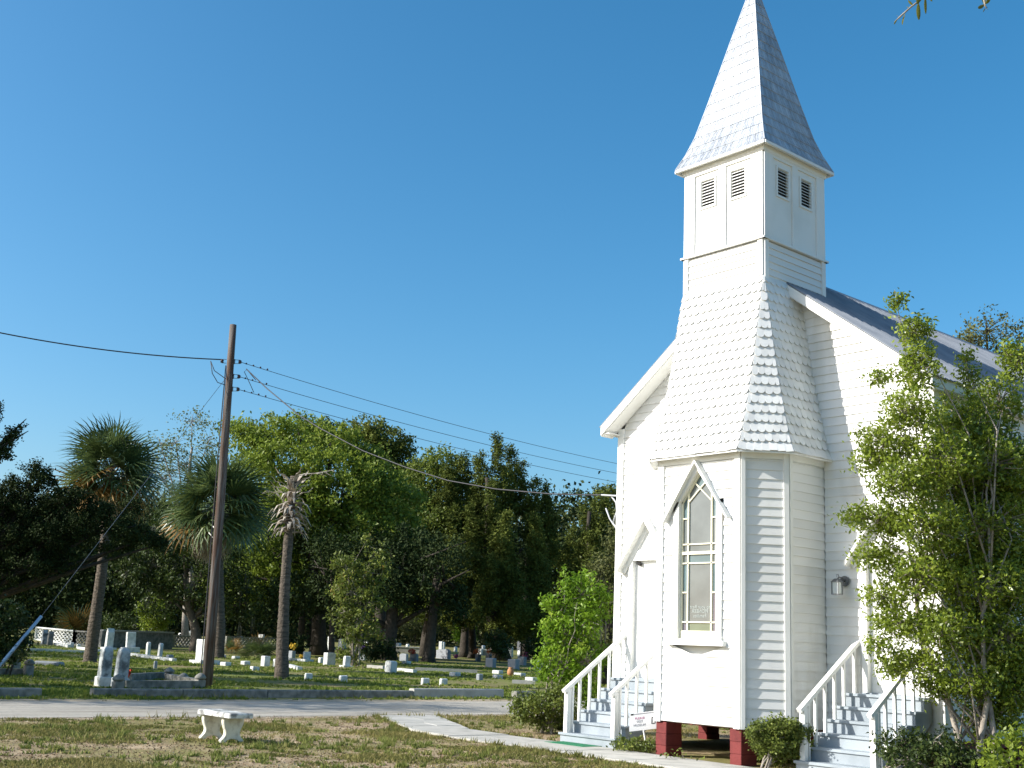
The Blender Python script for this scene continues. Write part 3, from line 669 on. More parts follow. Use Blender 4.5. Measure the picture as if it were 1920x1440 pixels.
for k, r, a, b, c, d in tl:
    m = MB() if cnt < 298 and k in (0, 1) else rest
    n = (b-a).cross(d-a).normalized(); g = .004; u = (b-a).normalized()
    a_, b_, c_, d_ = a+u*g+n*.016, b-u*g+n*.016, c-u*g+n*.006, d+u*g+n*.006
    m.add([a_, b_, c_, d_, a+u*g, b-u*g], [(0, 1, 2, 3), (4, 5, 1, 0), (5, 2, 1), (4, 0, 3)])
    # pressed ribs: a keystone pattern
    w_ = (b_-a_).length
    if w_ > .09:
        mid = (a_+b_)/2; midt = (c_+d_)/2
        for s0, s1 in ((-.40, -.17), (.40, .17), (-.14, -.40), (.14, .40)):
            lo = s0*w_; hi = s1*w_
            half = abs(s0) < .2
            p = mid+u*lo+n*.002; q_ = mid.lerp(midt, .92)+u*hi+n*.001
            if half: p = mid.lerp(midt, .05)+u*lo+n*.002
            m.bar(p, q_, .009, .008, n)
    if m is not rest: m.build('metal_shingle', TINW, spire); cnt += 1
o_ = rest.build('metal_shingles', TINW, spire); o_['kind'] = 'stuff'
m = MB()
for c_ in corners:
    pts = [sp(float(z), *c_)+Vector((c_[0]*.006, c_[1]*.006, .01)) for z in spz]; m.tube(pts, .013, 5)
m.build('hip_ridge', TINW, spire)
m = MB(); m.lathe(SC+Vector((0, 0, 14.66)), [(0, .03), (.1, .045), (.2, .02), (.5, .012), (.52, .002)], 8); m.build('finial', TINW, spire)
# --- main roof: panels with ribs running down the slope
nv = lambda s: Vector((s*SLP, 0, 1)).normalized()
roof = MB()
for s in (-1, 1):
    e = Vector((s*RE, 0, RZ)); r_ = Vector((0, 0, RAZ)); n = nv(s)
    roof.add([(s*RE, -RO, RZ), (s*RE, LEN+.3, RZ), (0, LEN+.3, RAZ), (0, -RO, RAZ)], [(0, 1, 2, 3)]); roof.add([(s*RE, -RO, RZ-.05), (s*RE, LEN+.3, RZ-.05), (0, LEN+.3, RAZ-.05), (0, -RO, RAZ-.05)], [(3, 2, 1, 0)])
roof = roof.build('main_roof', WHITE, ch)
PW = .62
for s in (-1, 1):
    y = -RO-.03
    while y < LEN+.25:
        m = MB(); n = nv(s); d = Vector((-s*RE, 0, RAZ-RZ)).normalized(); L = math.hypot(RE, RAZ-RZ); E = Vector((s*RE, 0, RZ)) - d*.05
        y1 = y+PW-.004
        m.prism([E+Vector((0, y, 0))+n*.004, E+Vector((0, y1, 0))+n*.004, E+Vector((0, y1, 0))+d*(L+.04)+n*.004, E+Vector((0, y, 0))+d*(L+.04)+n*.004], n*.008)
        for k in range(5):
            yy = y+.03+k*(PW-.06)/4
            m.prism([E+Vector((0, yy-.022, 0))+n*.012, E+Vector((0, yy+.022, 0))+n*.012, E+Vector((0, yy, 0))+n*.034], d*(L+.04))
        m.build('roof_panel', TINR, roof); y += PW
    # fascia on the front rake, soffit
    m = MB(); yf = -RO
    m.prism([(0, yf, RAZ-.01), (s*RE, yf, RZ-.01), (s*RE, yf, RZ-.20), (0, yf, RAZ-.20)], (0, -.03, 0)); m.build('rake_fascia', WHITE, roof)
    m = MB(); m.prism([(0, -.02, RAZ-.19), (s*RE, -.02, RZ-.19), (s*RE, -.02, RZ-.215), (0, -.02, RAZ-.215)], (0, -RO+.015, 0)); m.build('rake_soffit', WHITE, roof)
    m = MB(); xs_ = sorted((s*RE, s*(RE+.0)-s*.03)); m.box((xs_[0], -RO, RZ-.17), (xs_[1], LEN+.3, RZ-.01)); m.build('eave_fascia', WHITE, roof)
    m = MB(); xs_ = sorted((s*(W-.0), s*(RE-.031))); m.box((xs_[0], -RO+.01, RZ-.17), (xs_[1], LEN+.3, RZ-.15)); m.build('eave_soffit', WHITE, roof)
m = MB(); m.prism([(-.14, c1y, RAZ-.07), (0, c1y, RAZ+.05), (.14, c1y, RAZ-.07)], (0, LEN+.3-c1y, 0)); m.build('ridge_cap', TINR, roof)
# --- doors with hoods
for s in (-1, 1):
    X = s*DX
    dc = MB()
    for q_ in (-1, 1): dc.box((X+min(q_*.40, q_*.5), -.05, DZ0), (X+max(q_*.40, q_*.5), .0, DZ1+.0)); dc.box((X+min(q_*.40, q_*.42), .0, DZ0), (X+max(q_*.40, q_*.42), .1, DZ1-.1))
    dc.box((X-.52, -.055, DZ1+.0005), (X+.52, .0, DZ1+.10)); dc.box((X-.399, -.05, DZ1-.10), (X+.399, .1, DZ1))
    dc.prism([(X-.56, -.03, DZ1+.1), (X+.56, -.03, DZ1+.1), (X, -.03, 4.18)], (0, .02, 0))
    door = dc.build('doorway', WHITE, ch)
    m = MB(); m.box((X-.398, .05, DZ0+.02), (X+.398, .095, DZ1-.102)); door_ = m.build('door', WHITE, door)
    m = MB()
    for (a0, a1) in ((-.33, -.03), (.03, .33)):
        for (z0, z1) in ((DZ0+.15, DZ0+.75), (DZ0+.85, DZ0+1.95)): m.bbox((X+a0, .035, z0), (X+a1, .0499, z1), .012)
    m.build('door_panels', WHITE, door)
    m = MB(); m.lathe((X+.32, .03, DZ0+.95), [(-.03, .012), (0, .03), (.03, .012)], 8); m.build('door_knob', STEEL, door)
    m = MB().box((X-.5, -.07, DZ0-.04), (X+.5, .09, DZ0+.018)); m.build('threshold', STEP, door)
    if s < 0: m = MB(); m.bar((X-.34, .02, DZ1-.14), (X-.22, .0, DZ1-.17), .05, .06); m.build('door_closer', BLACK, door)
    for q_ in (-1, 1):
        m = MB(); p = Vector((X-q_*.0, -.20, 4.25)); q1 = Vector((X+q_*.74, -.20, 3.24)); nn = Vector((q_*1.0, 0, .735)).normalized()
        m.prism([p+Vector((0, 0, -.06)), q1-nn*.045, q1, p], (0, .20, 0)); m.build('drip_hood', WHITE, door)
        m = MB(); m.prism([(X+q_*.001, -.06, 4.19), (X+q_*.70, -.06, 3.245), (X+q_*.61, -.06, 3.19), (X+q_*.001, -.06, 4.04)], (0, .03, 0)); m.build('hood_casing', WHITE, door)
# --- piers under the church
prs = [(-w1+.02, -BY+.16, 0), (w1-.18, -BY+.16, 1), (-.2, -.35, 0), (w2-.2, .1, 0), (-W+.2, .2, 0), (W-.2, .2, 0)] + [(x, y, 0) for x in (-W+.2, 0, W-.2) for y in (2.6, 5.2, 8, 11, 13.6)]
prs[0] = (-w1+.10, -BY+.21, 0); prs[1] = (w1-.10, -BY+.21, 1); prs[2] = (.35, -.55, 0)
for (x, y, _) in prs:
    pier = MB().box((x-.105, y-.19, -.1), (x+.105, y+.19, zb-.125 if y > 0 else zb-.002)).build('block_pier', REDP, ch)
    top = zb-.125 if y > 0 else zb-.002
    for k in range(3):
        z0 = top*k/3+.004; z1 = top*(k+1)/3-.004; m = MB(); d = .2+random.uniform(-.002, .004)
        m.bbox((x-d+.085, y-d, z0), (x+d-.085, y+d, z1), .008); m.build('block', REDP, pier)
# --- wall lamp
wl_ = thing('wall_lantern', (1.80, -.02, 2.98), 'small grey metal lantern on a round plate between the bay and the right door', 'wall lamp')
m = MB(); pts = []
cx_l, cz_l = 1.80, 2.98
ring = [(cx_l+.085*math.cos(t), -.03, cz_l+.085*math.sin(t)) for t in np.linspace(0, 2*math.pi, 17)[:-1]]; m.prism(ring, (0, -.03, 0)); m.build('back_plate', STEEL, wl_)
m = MB(); m.tube([(cx_l, -.06, cz_l), (cx_l, -.14, cz_l+.05), (cx_l-.0, -.22, cz_l+.05), (cx_l, -.27, cz_l)], .014, 8); m.tube([(cx_l, -.20, cz_l+.05), (cx_l, -.24, cz_l+.1), (cx_l, -.28, cz_l+.09), (cx_l, -.27, cz_l+.05)], .006, 6); m.build('arm', STEEL, wl_, True)
m = MB(); m.prism([(cx_l-.07, -.20, cz_l-.03), (cx_l+.07, -.20, cz_l-.03), (cx_l+.04, -.235, cz_l+.03), (cx_l-.04, -.235, cz_l+.03)], (0, -.14, 0)) if False else m.add([(cx_l-.075, -.195, cz_l-.03), (cx_l+.075, -.195, cz_l-.03), (cx_l+.075, -.345, cz_l-.03), (cx_l-.075, -.345, cz_l-.03), (cx_l-.03, -.24, cz_l+.025), (cx_l+.03, -.24, cz_l+.025), (cx_l+.03, -.30, cz_l+.025), (cx_l-.03, -.30, cz_l+.025)], [(0, 1, 2, 3), (7, 6, 5, 4), (0, 4, 5, 1), (1, 5, 6, 2), (2, 6, 7, 3), (3, 7, 4, 0)])
m.build('cap', STEEL, wl_)
m = MB(); zz0, zz1 = cz_l-.22, cz_l-.03
for a in (-.06, .06):
    for b in (-.06, .06): m.bar((cx_l+a, -.27+b, zz0), (cx_l+a, -.27+b, zz1), .014, .014, (1, 0, 0))
m.box((cx_l-.067, -.337, zz0-.014), (cx_l+.067, -.203, zz0)); m.build('frame', STEEL, wl_)
m = MB().box((cx_l-.052, -.322, zz0+.001), (cx_l+.052, -.218, zz1-.001)); m.build('glass', mat('frosted_glass', (.55, .6, .6), .2), wl_)
# ================================================================ STEPS
def steps(X, label, lab2):
    st = thing('wooden_steps', (X, -.8, 0), label, 'steps')
    hw = .70; n = 6; run = .255; yf = -1.56
    for k in range(n):
        y0 = yf+run*k; z = .2*(k+1); m = MB(); ye = y0+run+.02 if k < n-1 else -.06
        m.bbox((X-hw-.03, y0-.03, z-.04), (X+hw+.03, ye, z), .006); m.build('tread', STEP, st)
        m = MB(); m.box((X-hw+.03, y0, z-.2), (X+hw-.03, y0+.022, z-.041)); m.build('riser', STEP, st)
    for s in (-1, 1):
        m = MB()
        x0 = X+s*hw-(.03 if s > 0 else -.0); pts = []
        for k in range(n):
            y0 = yf+run*k; z = .2*(k+1)-.041; zl_ = .2*k-.041 if k else 0; pts += [(x0, y0+.001, max(zl_, 0)), (x0, y0+.001, z)]
        pts += [(x0, -.06, 1.159), (x0, -.06, .85), (x0, yf+.32, 0)]
        m.prism(pts, (.03, 0, 0)); m.build('stringer', STEP, st)
    for s in (-1, 1):
        x = X+s*.605; yt = yf+.07; zt = 1.02; slope = (1.97-1.03)/(1.49-.07)
        rz = lambda y: 1.0+(y-yt)*.675
        m = MB(); m.bar((x, yt-.11, rz(yt-.11)), (x, -.0, rz(0)), .085, .06, (1, 0, 0) if False else (0, 0, 1)); m.build('handrail', WHITE, st)
        m = MB(); m.box((x-.045, yt-.045, .2), (x+.045, yt+.045, rz(yt)-.028)); m.build('newel_post', WHITE, st)
        for k in range(n):
            y = yf+run*k+(.19 if k == 0 else .12); 
            if k == n-1: y = -.12
            m = MB(); m.box((x-.022, y-.022, .2*(k+1)), (x+.022, y+.022, rz(y)-.026)); m.build('baluster', WHITE, st)
    return st
steps(-DX, 'pale blue-grey wooden steps with white rails up to the left church door', '')
steps(DX, 'pale blue-grey steps with white rails up to the right church door behind the leafy tree', '')
m = MB(); m.bbox((-3.15, -2.1, .034), (-2.15, -1.62, .052), .006); tag(m.build('door_mat', MATG, org=(-2.65, -1.85, .03)), 'green turf mat on the concrete at the foot of the left steps', 'mat')
# ================================================================ YARD SIGN
P0 = onY((1217, 1395), -2.0) if False else np.array([-1.55, -1.45, 0])
def sgn():
    c = atD((1207, 1352), 21.2); g = atD((1216, 1397), 21.2)
    rd = np.array([.52, .85, 0]); rd /= np.linalg.norm(rd); rd = RH*.97+FH*-.15; rd /= np.linalg.norm(rd)
    sg = thing('yard_sign', (g[0], g[1], 0), 'small white metal yard sign with three lines of lettering, leaning beside the left steps', 'sign')
    w, h = .50, .30; tilt = .10; up = Vector((0, 0, 1)); r = Vector(tuple(rd)); r = (r+up*.16).normalized(); n = r.cross(Vector((0, 0, 1))).normalized()*1
    if n.dot(Vector(tuple(CAM))-Vector(tuple(c))) < 0: n = -n
    up2 = Vector((0, 0, 1)); C = Vector(tuple(c))
    def q(a, b, c_, d, t=.0, e=.006): return [C+r*a+up2*b+n*t, C+r*c_+up2*b+n*t, C+r*c_+up2*d+n*t, C+r*a+up2*d+n*t]
    MB().prism(q(-w/2, -h/2, w/2, h/2), -n*.008).build('panel', SIGNW, sg)
    MB().prism(q(-w/2+.02, h/2-.035, -w/2+.07, h/2-.008, .001), n*.001).build('black_bar', INK, sg); MB().prism(q(w/2-.09, h/2-.035, w/2-.04, h/2-.008, .001), n*.001).build('black_bar', INK, sg)
    MB().prism(q(-w/2+.075, h/2-.030, w/2-.095, h/2-.012, .001), n*.001).build('grey_bar', INKG, sg)
    m = MB()
    for a, b, c_, d in ((.135, -.06, .15, .05), (.19, -.06, .205, .05), (.15, -.065, .19, -.05), (.15, .035, .16, .055), (.18, .035, .19, .055)): m.prism(q(a, b, c_, d, .001), n*.001)
    m.build('emblem', INK, sg)
    rot = Matrix((r, r.cross(n)*-1 if False else n.cross(r), n)).transposed().to_euler()
    for t, b, mt in (('PLEASE', .055, PINK), ('VISIT', 0., INKG), ('MUSEUM', -.06, INKG)):
        text3d(t, .055, C+r*-.07+up2*b+n*.002, rot, mt, sg)
    MB().bar((float(g[0]), float(g[1]), -.05), tuple(C+up2*-h/2-n*.012), .03, .02, (1, 0, 0)).build('stake', WHITE, sg)
sgn()
# ================================================================ BENCH
bc = thing('garden_bench', (-4.85, -7.6, 0), 'white painted concrete bench with curved pedestal legs and a weathered top on the sandy lawn', 'bench')
m = MB(); m.bbox((-5.24, -7.86, .40), (-4.12, -7.44, .475), .02); m.build('seat', BENCHT, bc)
def benchleg(x, t=.09):
    # curved profile in y-z
    prof = [(-.17, .40), (-.185, .33), (-.16, .25), (-.125, .18), (-.13, .12), (-.17, .07), (-.205, .04), (-.20, 0), (-.13, 0), (-.10, .045), (0, .07), (.10, .045), (.13, 0), (.20, 0), (.205, .04), (.17, .07), (.13, .12), (.125, .18), (.16, .25), (.185, .33), (.17, .40)]
    # smooth the outline
    P = prof; out = []
    for i in range(len(P)):
        a, b = P[i], P[(i+1) % len(P)]; out += [(a[0]*.75+b[0]*.25, a[1]*.75+b[1]*.25), (a[0]*.25+b[0]*.75, a[1]*.25+b[1]*.75)]
    yc = -7.62; L = MB(); n = len(out)
    e = .012; inn_ = [(a*.93, .2+(b-.2)*.95) for a, b in out]
    rings = [[(x-t/2, yc+a, b) for a, b in inn_], [(x-t/2+e, yc+a, b) for a, b in out], [(x+t/2-e, yc+a, b) for a, b in out], [(x+t/2, yc+a, b) for a, b in inn_]]
    vs = sum(rings, []); fs = [(r*n+i, r*n+(i+1) % n, (r+1)*n+(i+1) % n, (r+1)*n+i) for r in range(3) for i in range(n)]+[tuple(range(n-1, -1, -1)), tuple(range(3*n, 4*n))]
    L.add(vs, fs); o = L.build('leg', BENCHW, bc)
    return o
benchleg(-5.14); benchleg(-4.46)
# ================================================================ UTILITY POLE
pb = ground((388, 1289)); ptop = pb+np.array([0, 0, (1289-608)*mpp(36.4)*1.0])
pole = thing('utility_pole', pb, 'tall brown wooden utility pole between the two cabbage palms, carrying four wires', 'utility pole')
ptop = atD((433, 609), depth(pb)); ptop = np.array([pb[0]+(ptop[0]-pb[0])*.8, pb[1]+(ptop[1]-pb[1])*.8, ptop[2]])
def onpole(t): return pb+(ptop-pb)*t
m = MB(); m.tube([onpole(t)-np.array([0, 0, .3 if t == 0 else 0]) for t in (0, .25, .5, .75, 1)], [.165, .152, .138, .122, .105], 14); m.build('pole_shaft', POLEM, pole, True)
D0 = depth(pb)
def P_(px, D=None): return atD(px, D0 if D is None else D)
tp = lambda y: (1289-y)/(1289-608)
ins = []
for y_, xr in ((681, 474), (710, 480), (735, 478)):
    c = onpole(tp(y_)); m = MB()
    a = c+RH*.13; b = c+RH*.30
    m.bar(tuple(a+[0, 0, .06]), tuple(b+[0, 0, .06]), .03, .012); m.bar(tuple(a-[0, 0, .06]), tuple(b-[0, 0, .06]), .03, .012); m.bar(tuple(a-[0, 0, .08]), tuple(a+[0, 0, .08]), .03, .02, (1, 0, 0)); m.build('insulator_bracket', STEEL, pole)
    m = MB(); m.lathe(b-[0, 0, .055], [(0, .03), (.02, .06), (.05, .04), (.08, .06), (.11, .03)], 10); m.build('insulator', PORC, pole, True); ins.append(b)
    if y_ == 681:
        m = MB(); a2 = c-RH*.13; b2_ = c-RH*.27; m.bar(tuple(a2+[0, 0, .06]), tuple(b2_+[0, 0, .06]), .03, .012); m.bar(tuple(a2-[0, 0, .06]), tuple(b2_-[0, 0, .06]), .03, .012); m.build('insulator_bracket', STEEL, pole)
        m = MB(); m.lathe(b2_-[0, 0, .055], [(0, .03), (.02, .06), (.05, .04), (.08, .06), (.11, .03)], 10); m.build('insulator', PORC, pole, True)
m = MB(); c = onpole(tp(678)); m.tube([onpole(tp(690))-RH*.13-FH*.05, onpole(tp(900))-RH*.17-FH*.06, onpole(tp(1289))-RH*.2-FH*.08], .018, 5); m.build('ground_wire', WIREM, pole)
def cable(name, pts, r, mt, label, cat='cable', group=None, sag=0, n=24):
    P = [Vector(tuple(p)) for p in pts]
    if len(P) == 2:
        P = [P[0].lerp(P[1], i/n)-Vector((0, 0, sag*4*(i/n)*(1-i/n))) for i in range(n+1)]
    m = MB(); m.tube(P, r, 6); return tag(m.build(name, mt, org=P[0], smooth=True), label, cat, group)
# three open wires to the right, ending on the next pole hidden behind the church
De = 74.
ends = [((1160, 870), 'topmost of the three thin bare wires running right from the pole'), ((1160, 888), 'middle of the three thin bare wires running right from the pole'), ((1160, 905), 'lowest of the three thin bare wires running right from the pole')]
for b, (e_, lb) in zip(ins, ends):
    E1 = P_(e_, 52.); s0 = Vector(tuple(b)); s1 = Vector(tuple(E1)); far = s1+(s1-s0)*.55; 
    pts = []
    for i in range(41):
        t = i/40; p = s0.lerp(far, t); pts.append(p-Vector((0, 0, 1.3*4*t*(1-t)*.35))+Vector((0, 0, .46*1.3*t/0.645*.7*(1 if t < .645 else .645/t))))
    w_ = cable('power_wire', pts, .009, WIREM, lb, 'wire', 'open wires from the pole')
    if b is ins[0] or True:
        m = MB()
        for k in range(4): m.lathe(s0+(s1-s0).normalized()*(.25+.28*k)+Vector((0, 0, -.03)), [(0, .008), (.02, .03), (.04, .03), (.06, .008)], 6)
        m.build('wire_clamp', PORC, w_)
# hidden far pole that carries them
fpb = gxD(1390, 64.)
fpole = thing('utility_pole', fpb, 'second utility pole standing behind the church', 'utility pole'); MB().tube([fpb-[0, 0, .3], fpb+[0, 0, 10.5]], [.2, .12], 10).build('pole_shaft', POLEM, fpole, True)
# heavy cable to the left
a = onpole(tp(678))-RH*.27; b = P_((-260, 560), 33.); cable('overhead_cable', [a, b], .02, WIREM, 'thick black twisted cable running from the pole out of the left edge', 'cable', None, .35)
lp = [P_((395, 677)), P_((402, 695)), P_((420, 708)), onpole(tp(716))-RH*.1]; cable('jumper_cable', lp, .014, WIREM, 'upper of the two black loops hanging left of the pole top', 'cable', 'jumper loops at the pole top')
lp = [P_((395, 677)), P_((398, 700)), P_((408, 717)), onpole(tp(728))-RH*.1]; cable('jumper_cable', lp, .014, WIREM, 'lower and longer black loop hanging left of the pole top', 'cable', 'jumper loops at the pole top')
lp = [P_((480, 713)), P_((463, 693)), P_((458, 697)), P_((468, 718)), P_((476, 736))]; cable('jumper_cable', lp, .012, WIREM, 'black loop of service wire hanging between the open wires right of the pole', 'cable')
# service drop
drop = [(462, 692), (500, 728), (560, 778), (600, 803), (680, 845), (760, 876), (840, 901), (930, 917), (1030, 926), (1100, 928), (1128, 928)]
Ds = np.linspace(D0, 26.3, len(drop)); svc = cable('service_cable', [P_(p, d) for p, d in zip(drop, Ds)], .017, WIREM, 'sagging black service cable from the pole to the left corner of the church', 'cable')
lx = [P_((1128, 928), 26.3), P_((1145, 929), 25.8), np.array([-3.47, .35, 4.78])]
MB().tube(lx, .02, 6).build('bare_end', GREYW, svc)
MB().tube([P_((1147, 931), 25.8), P_((1155, 942), 25.7), P_((1157, 958), 25.6), P_((1150, 978), 25.6), P_((1152, 985), 25.6), P_((1161, 1000), 25.4)], .02, 6).build('drip_loop', GREYW, svc, True)
MB().tube([P_((1136, 953), 25.9), P_((1143, 972), 25.8), P_((1150, 983), 25.7), P_((1160, 996), 25.4)], .018, 6).build('drip_loop', GREYW, svc, True)
# guy wire
a = onpole(tp(715))-RH*.12; g1 = P_((78, 1155), 33.); g2 = P_((-90, 1352), 31.6)
gy_ = cable('guy_wire', [a, g1, g1+(g1-a)*.5], .007, STEEL, 'straight guy wire from the utility pole down to the lower left', 'guy wire')
MB().tube([g1, P_((0, 1247), 32.4), P_((-60, 1318), 31.9)], .045, 8).build('guard_sleeve', GUARD, gy_, True)
# ================================================================ TREES
KS, KD, KN = 1.25, 1.25, 1.25
def blobpts(c, rad, nclump, nleaf, cr, shell=.55):
    """clump centres inside an ellipsoid, leaves gaussian round them"""
    u = rnd_unit(nclump)*(rng.uniform(shell**3, 1, nclump)**(1/3))[:, None]*np.array(rad)+c
    k = nclump*nleaf; pts = np.repeat(u, nleaf, 0)+rng.normal(size=(k, 3))*cr
    return u, pts
def tree(name, label, cat, base, blobs, lm, bm, leaf=.15, asp=.5, dens=1., clump=.35, nleaf=24, trunk=.25, top=None, depthscale=1., group=None, limbs=True, ntrunk=1, lean=(0, 0), twigs=0, moss=0, up=0., shell=.55, gaps=None, vz=1.):
    """base: ground point; blobs: (px, py, rx_px, ry_px, dD) at the base depth"""
    base = np.array(base, float); D = depth(base); t = thing(name, base, label, cat, group); leaf *= KS; dens *= KD; nleaf *= KN
    allp = []; cents = []; tw = MB(); ms = MB()
    for bl in blobs:
        x, y, rx, ry, dD = bl; C = atD((x, y), D+dD); s = mpp(D+dD); r = np.array([rx*s, rx*s*depthscale, ry*s])
        # ellipsoid axes: right, forward, up
        vol = (rx*s)*(rx*s)*(ry*s); nc = max(3, int(dens*(rx*s*ry*s)*4/(clump**2)))
        u = rnd_unit(nc)*(rng.uniform(shell**3, 1, nc)**(1/3))[:, None]; u = u*r
        u = C+u[:, :1]*RH+u[:, 1:2]*FH+u[:, 2:3]*np.array([0, 0, 1]); cents.append((C, r, u))
        nl = rng.integers(int(nleaf*.5), int(nleaf*1.5)+1, nc); p = np.repeat(u, nl, 0); p = p+rng.normal(size=p.shape)*clump*np.array([.5, .5, .42*vz]); allp.append(p)
        if twigs:
            for q in u[rng.permutation(nc)[:int(nc*twigs)]]:
                mid = (C+q)/2+rng.normal(size=3)*.08*r; tw.tube([C+(q-C)*.05, mid, q], [.012+.004*s*10, .010, .004], 4, cap=False)
        if moss:
            for _ in range(int(moss)):
                q = C+rng.normal(size=3)*.45*r; L = rng.uniform(.5, 1.6); w = rng.uniform(.06, .16)
                for k in range(5):
                    a = q+rng.normal(size=3)*.12; ms.add([a, a+RH*w*.5, a-np.array([0, 0, L*rng.uniform(.5, 1)])], [(0, 1, 2)])
    P = np.concatenate(allp)
    if gaps is not None: P = P[rng.random(len(P)) > gaps]
    P = P[P[:, 2] > gz(P[:, 0], P[:, 1])+.05]
    V, F = leafcards(P, leaf, asp, up); o = npmesh('crown', V, F, lm, t)
    tb = MB(); C0 = np.mean([c[0] for c in cents], 0)
    if top is None: top = C0
    top = np.array(top)
    for k in range(ntrunk):
        b = base+(np.array([*rng.normal(size=2)*trunk*2.2, 0]) if ntrunk > 1 else 0)
        tt_ = top+(rng.normal(size=3)*np.array([.08, .08, .06])*np.linalg.norm(top-base) if ntrunk > 1 else 0)
        pts = []; n = 9
        wob = np.cumsum(rng.normal(size=(n+1, 3))*.018*np.linalg.norm(tt_-b), 0)
        for i in range(n+1): f = i/n; q = b+(tt_-b)*f+wob[i]*np.array([1, 1, 0])*min(1, f*3); pts.append(q)
        pts[0] = b-np.array([0, 0, .2]); rr = trunk/(ntrunk**.4)
        tb.tube(pts, [rr*(1.5 if i == 0 else 1.12-(.78 if ntrunk == 1 else .98)*i/n) for i in range(n+1)], 10)
        if k == 0: main = pts
        elif limbs: main = main
        if limbs:
            for j, (C, r, u) in enumerate(cents):
                if ntrunk > 1 and j % ntrunk != k: continue
                h = min(max((C[2]-b[2])/(max(top[2]-b[2], .1))*.55, .22), .95); i0 = max(int(h*n), 3 if ntrunk == 1 else 1); a = pts[i0]
                mid = a+(C-a)*.5+rng.normal(size=3)*.06*np.linalg.norm(C-a)+np.array([0, 0, .05*np.linalg.norm(C-a)])
                tb.tube([a, mid, C, C+(C-mid)*.15], [rr*.42, rr*.26, rr*.13, rr*.05], 6)
    tb.build('trunk', bm, t, True)
    if tw.v: tw.build('twigs', bm, t)['kind'] = 'stuff'
    if ms.v: ms.build('hanging_moss', MOSS, t)['kind'] = 'stuff'
    return t
def b5(*a): return [(x if len(x) == 5 else (*x, 0)) for x in a]
# --- leafy tree at the right corner of the church
rb = atD((1835, 1500), 17.3); rb = np.array([rb[0], rb[1], 0.])
tree('yaupon_tree', 'leafy bright green multi-stemmed tree in front of the right corner of the church', 'tree', rb,
     b5((1682, 570, 14, 25), (1716, 620, 34, 34), (1650, 706, 32, 13), (1720, 690, 46, 45), (1708, 770, 60, 45, -.3), (1660, 830, 55, 40), (1640, 865, 48, 26, .2), (1815, 700, 16, 50, .3), (1800, 790, 60, 50, .4), (1870, 760, 50, 55, .8), (1905, 680, 30, 50, 1.0),
        (1760, 860, 80, 50, -.2), (1860, 870, 80, 60, .3), (1700, 900, 70, 40, -.4), (1650, 975, 66, 32), (1595, 968, 26, 13, .1), (1740, 985, 80, 50, -.3), (1850, 990, 90, 60, .2), (1640, 1040, 48, 28, .1), (1720, 1080, 70, 45, -.2), (1840, 1100, 90, 60, 0),
        (1660, 1120, 42, 26, .2), (1690, 1165, 55, 28), (1770, 1180, 70, 40, -.3), (1880, 1200, 70, 60, 0), (1655, 1210, 28, 20), (1720, 1245, 55, 28), (1665, 1250, 28, 16), (1820, 1270, 60, 40, -.2), (1900, 1300, 50, 60, 0), (1760, 1290, 38, 22), (1925, 900, 60, 90, .6), (1930, 1100, 60, 90, .4), (1860, 1350, 60, 40, .3), (1790, 900, 90, 70, .5), (1830, 830, 80, 60, .7), (1880, 940, 80, 70, .6), (1780, 1060, 80, 60, .4), (1880, 1060, 80, 70, .5), (1820, 1180, 80, 60, .3), (1900, 1250, 60, 70, .2)),
     L_BRIGHT, BARKL, leaf=.057, asp=.46, dens=2.2, clump=.14, nleaf=18, trunk=.075, ntrunk=4, twigs=.3, depthscale=.9, shell=.12, top=atD((1810, 740), 17.3), gaps=.12)
# --- oak behind the church on the right
ob = gxD(1880, 46.)
tree('oak_tree', 'sparse grey-green oak showing over the church roof at the right edge', 'tree', ob, b5((1850, 620, 60, 45), (1820, 640, 40, 30), (1890, 660, 60, 50), (1950, 640, 50, 70), (1880, 740, 80, 60), (1990, 760, 70, 90)),
     L_OLIVE, BARKD, leaf=.12, dens=.9, clump=.3, nleaf=11, trunk=.3, twigs=.5, top=atD((1880, 690), 46.), gaps=.15, shell=.2)
# --- sapling and shrubs beside the left steps
sb_ = ground((1040, 1378))
tree('young_tree', 'slender bright lime-green sapling rising from the shrubs beside the left steps', 'tree', gxD(1035, 25.6), b5((1092, 1115, 34, 42), (1060, 1090, 14, 18), (1100, 1165, 36, 45), (1065, 1190, 38, 40), (1035, 1135, 16, 34), (1030, 1190, 20, 30), (1050, 1250, 42, 40), (1100, 1240, 36, 44), (1020, 1250, 16, 26), (1085, 1300, 38, 34, -.2), (1130, 1130, 20, 30)),
     L_LIME, BARKL, leaf=.082, asp=.42, dens=1.6, clump=.17, nleaf=13, trunk=.035, ntrunk=4, twigs=.3, top=atD((1070, 1120), 25.6), shell=.2)
tree('shrub', 'rounded yellow-green shrub at the foot of the sapling, left of the left steps', 'shrub', ground((1030, 1376)), b5((1010, 1325, 48, 26), (1050, 1322, 40, 30), (985, 1335, 28, 20), (1035, 1355, 40, 20, .2), (1065, 1350, 20, 25, .3)),
     L_SHRUB, BARKL, leaf=.06, dens=1.3, clump=.13, nleaf=20, trunk=.04, ntrunk=4, twigs=.2, shell=.3, top=atD((1030, 1335), depth(ground((1030, 1376)))))
tree('shrub', 'clipped olive-green shrub between the brick-red pier and the right steps', 'shrub', np.array([1.55, -1.95, 0]), b5((1432, 1372, 32, 18), (1466, 1364, 34, 18), (1494, 1374, 24, 20), (1450, 1388, 44, 18, .1), (1485, 1398, 34, 20, .2), (1440, 1402, 30, 14, .3), (1466, 1420, 36, 12, .3)),
     L_SHRUB, BARKL, leaf=.045, dens=1.6, clump=.09, nleaf=26, trunk=.03, ntrunk=5, twigs=.6, shell=.3, top=atD((1460, 1380), 18.8))
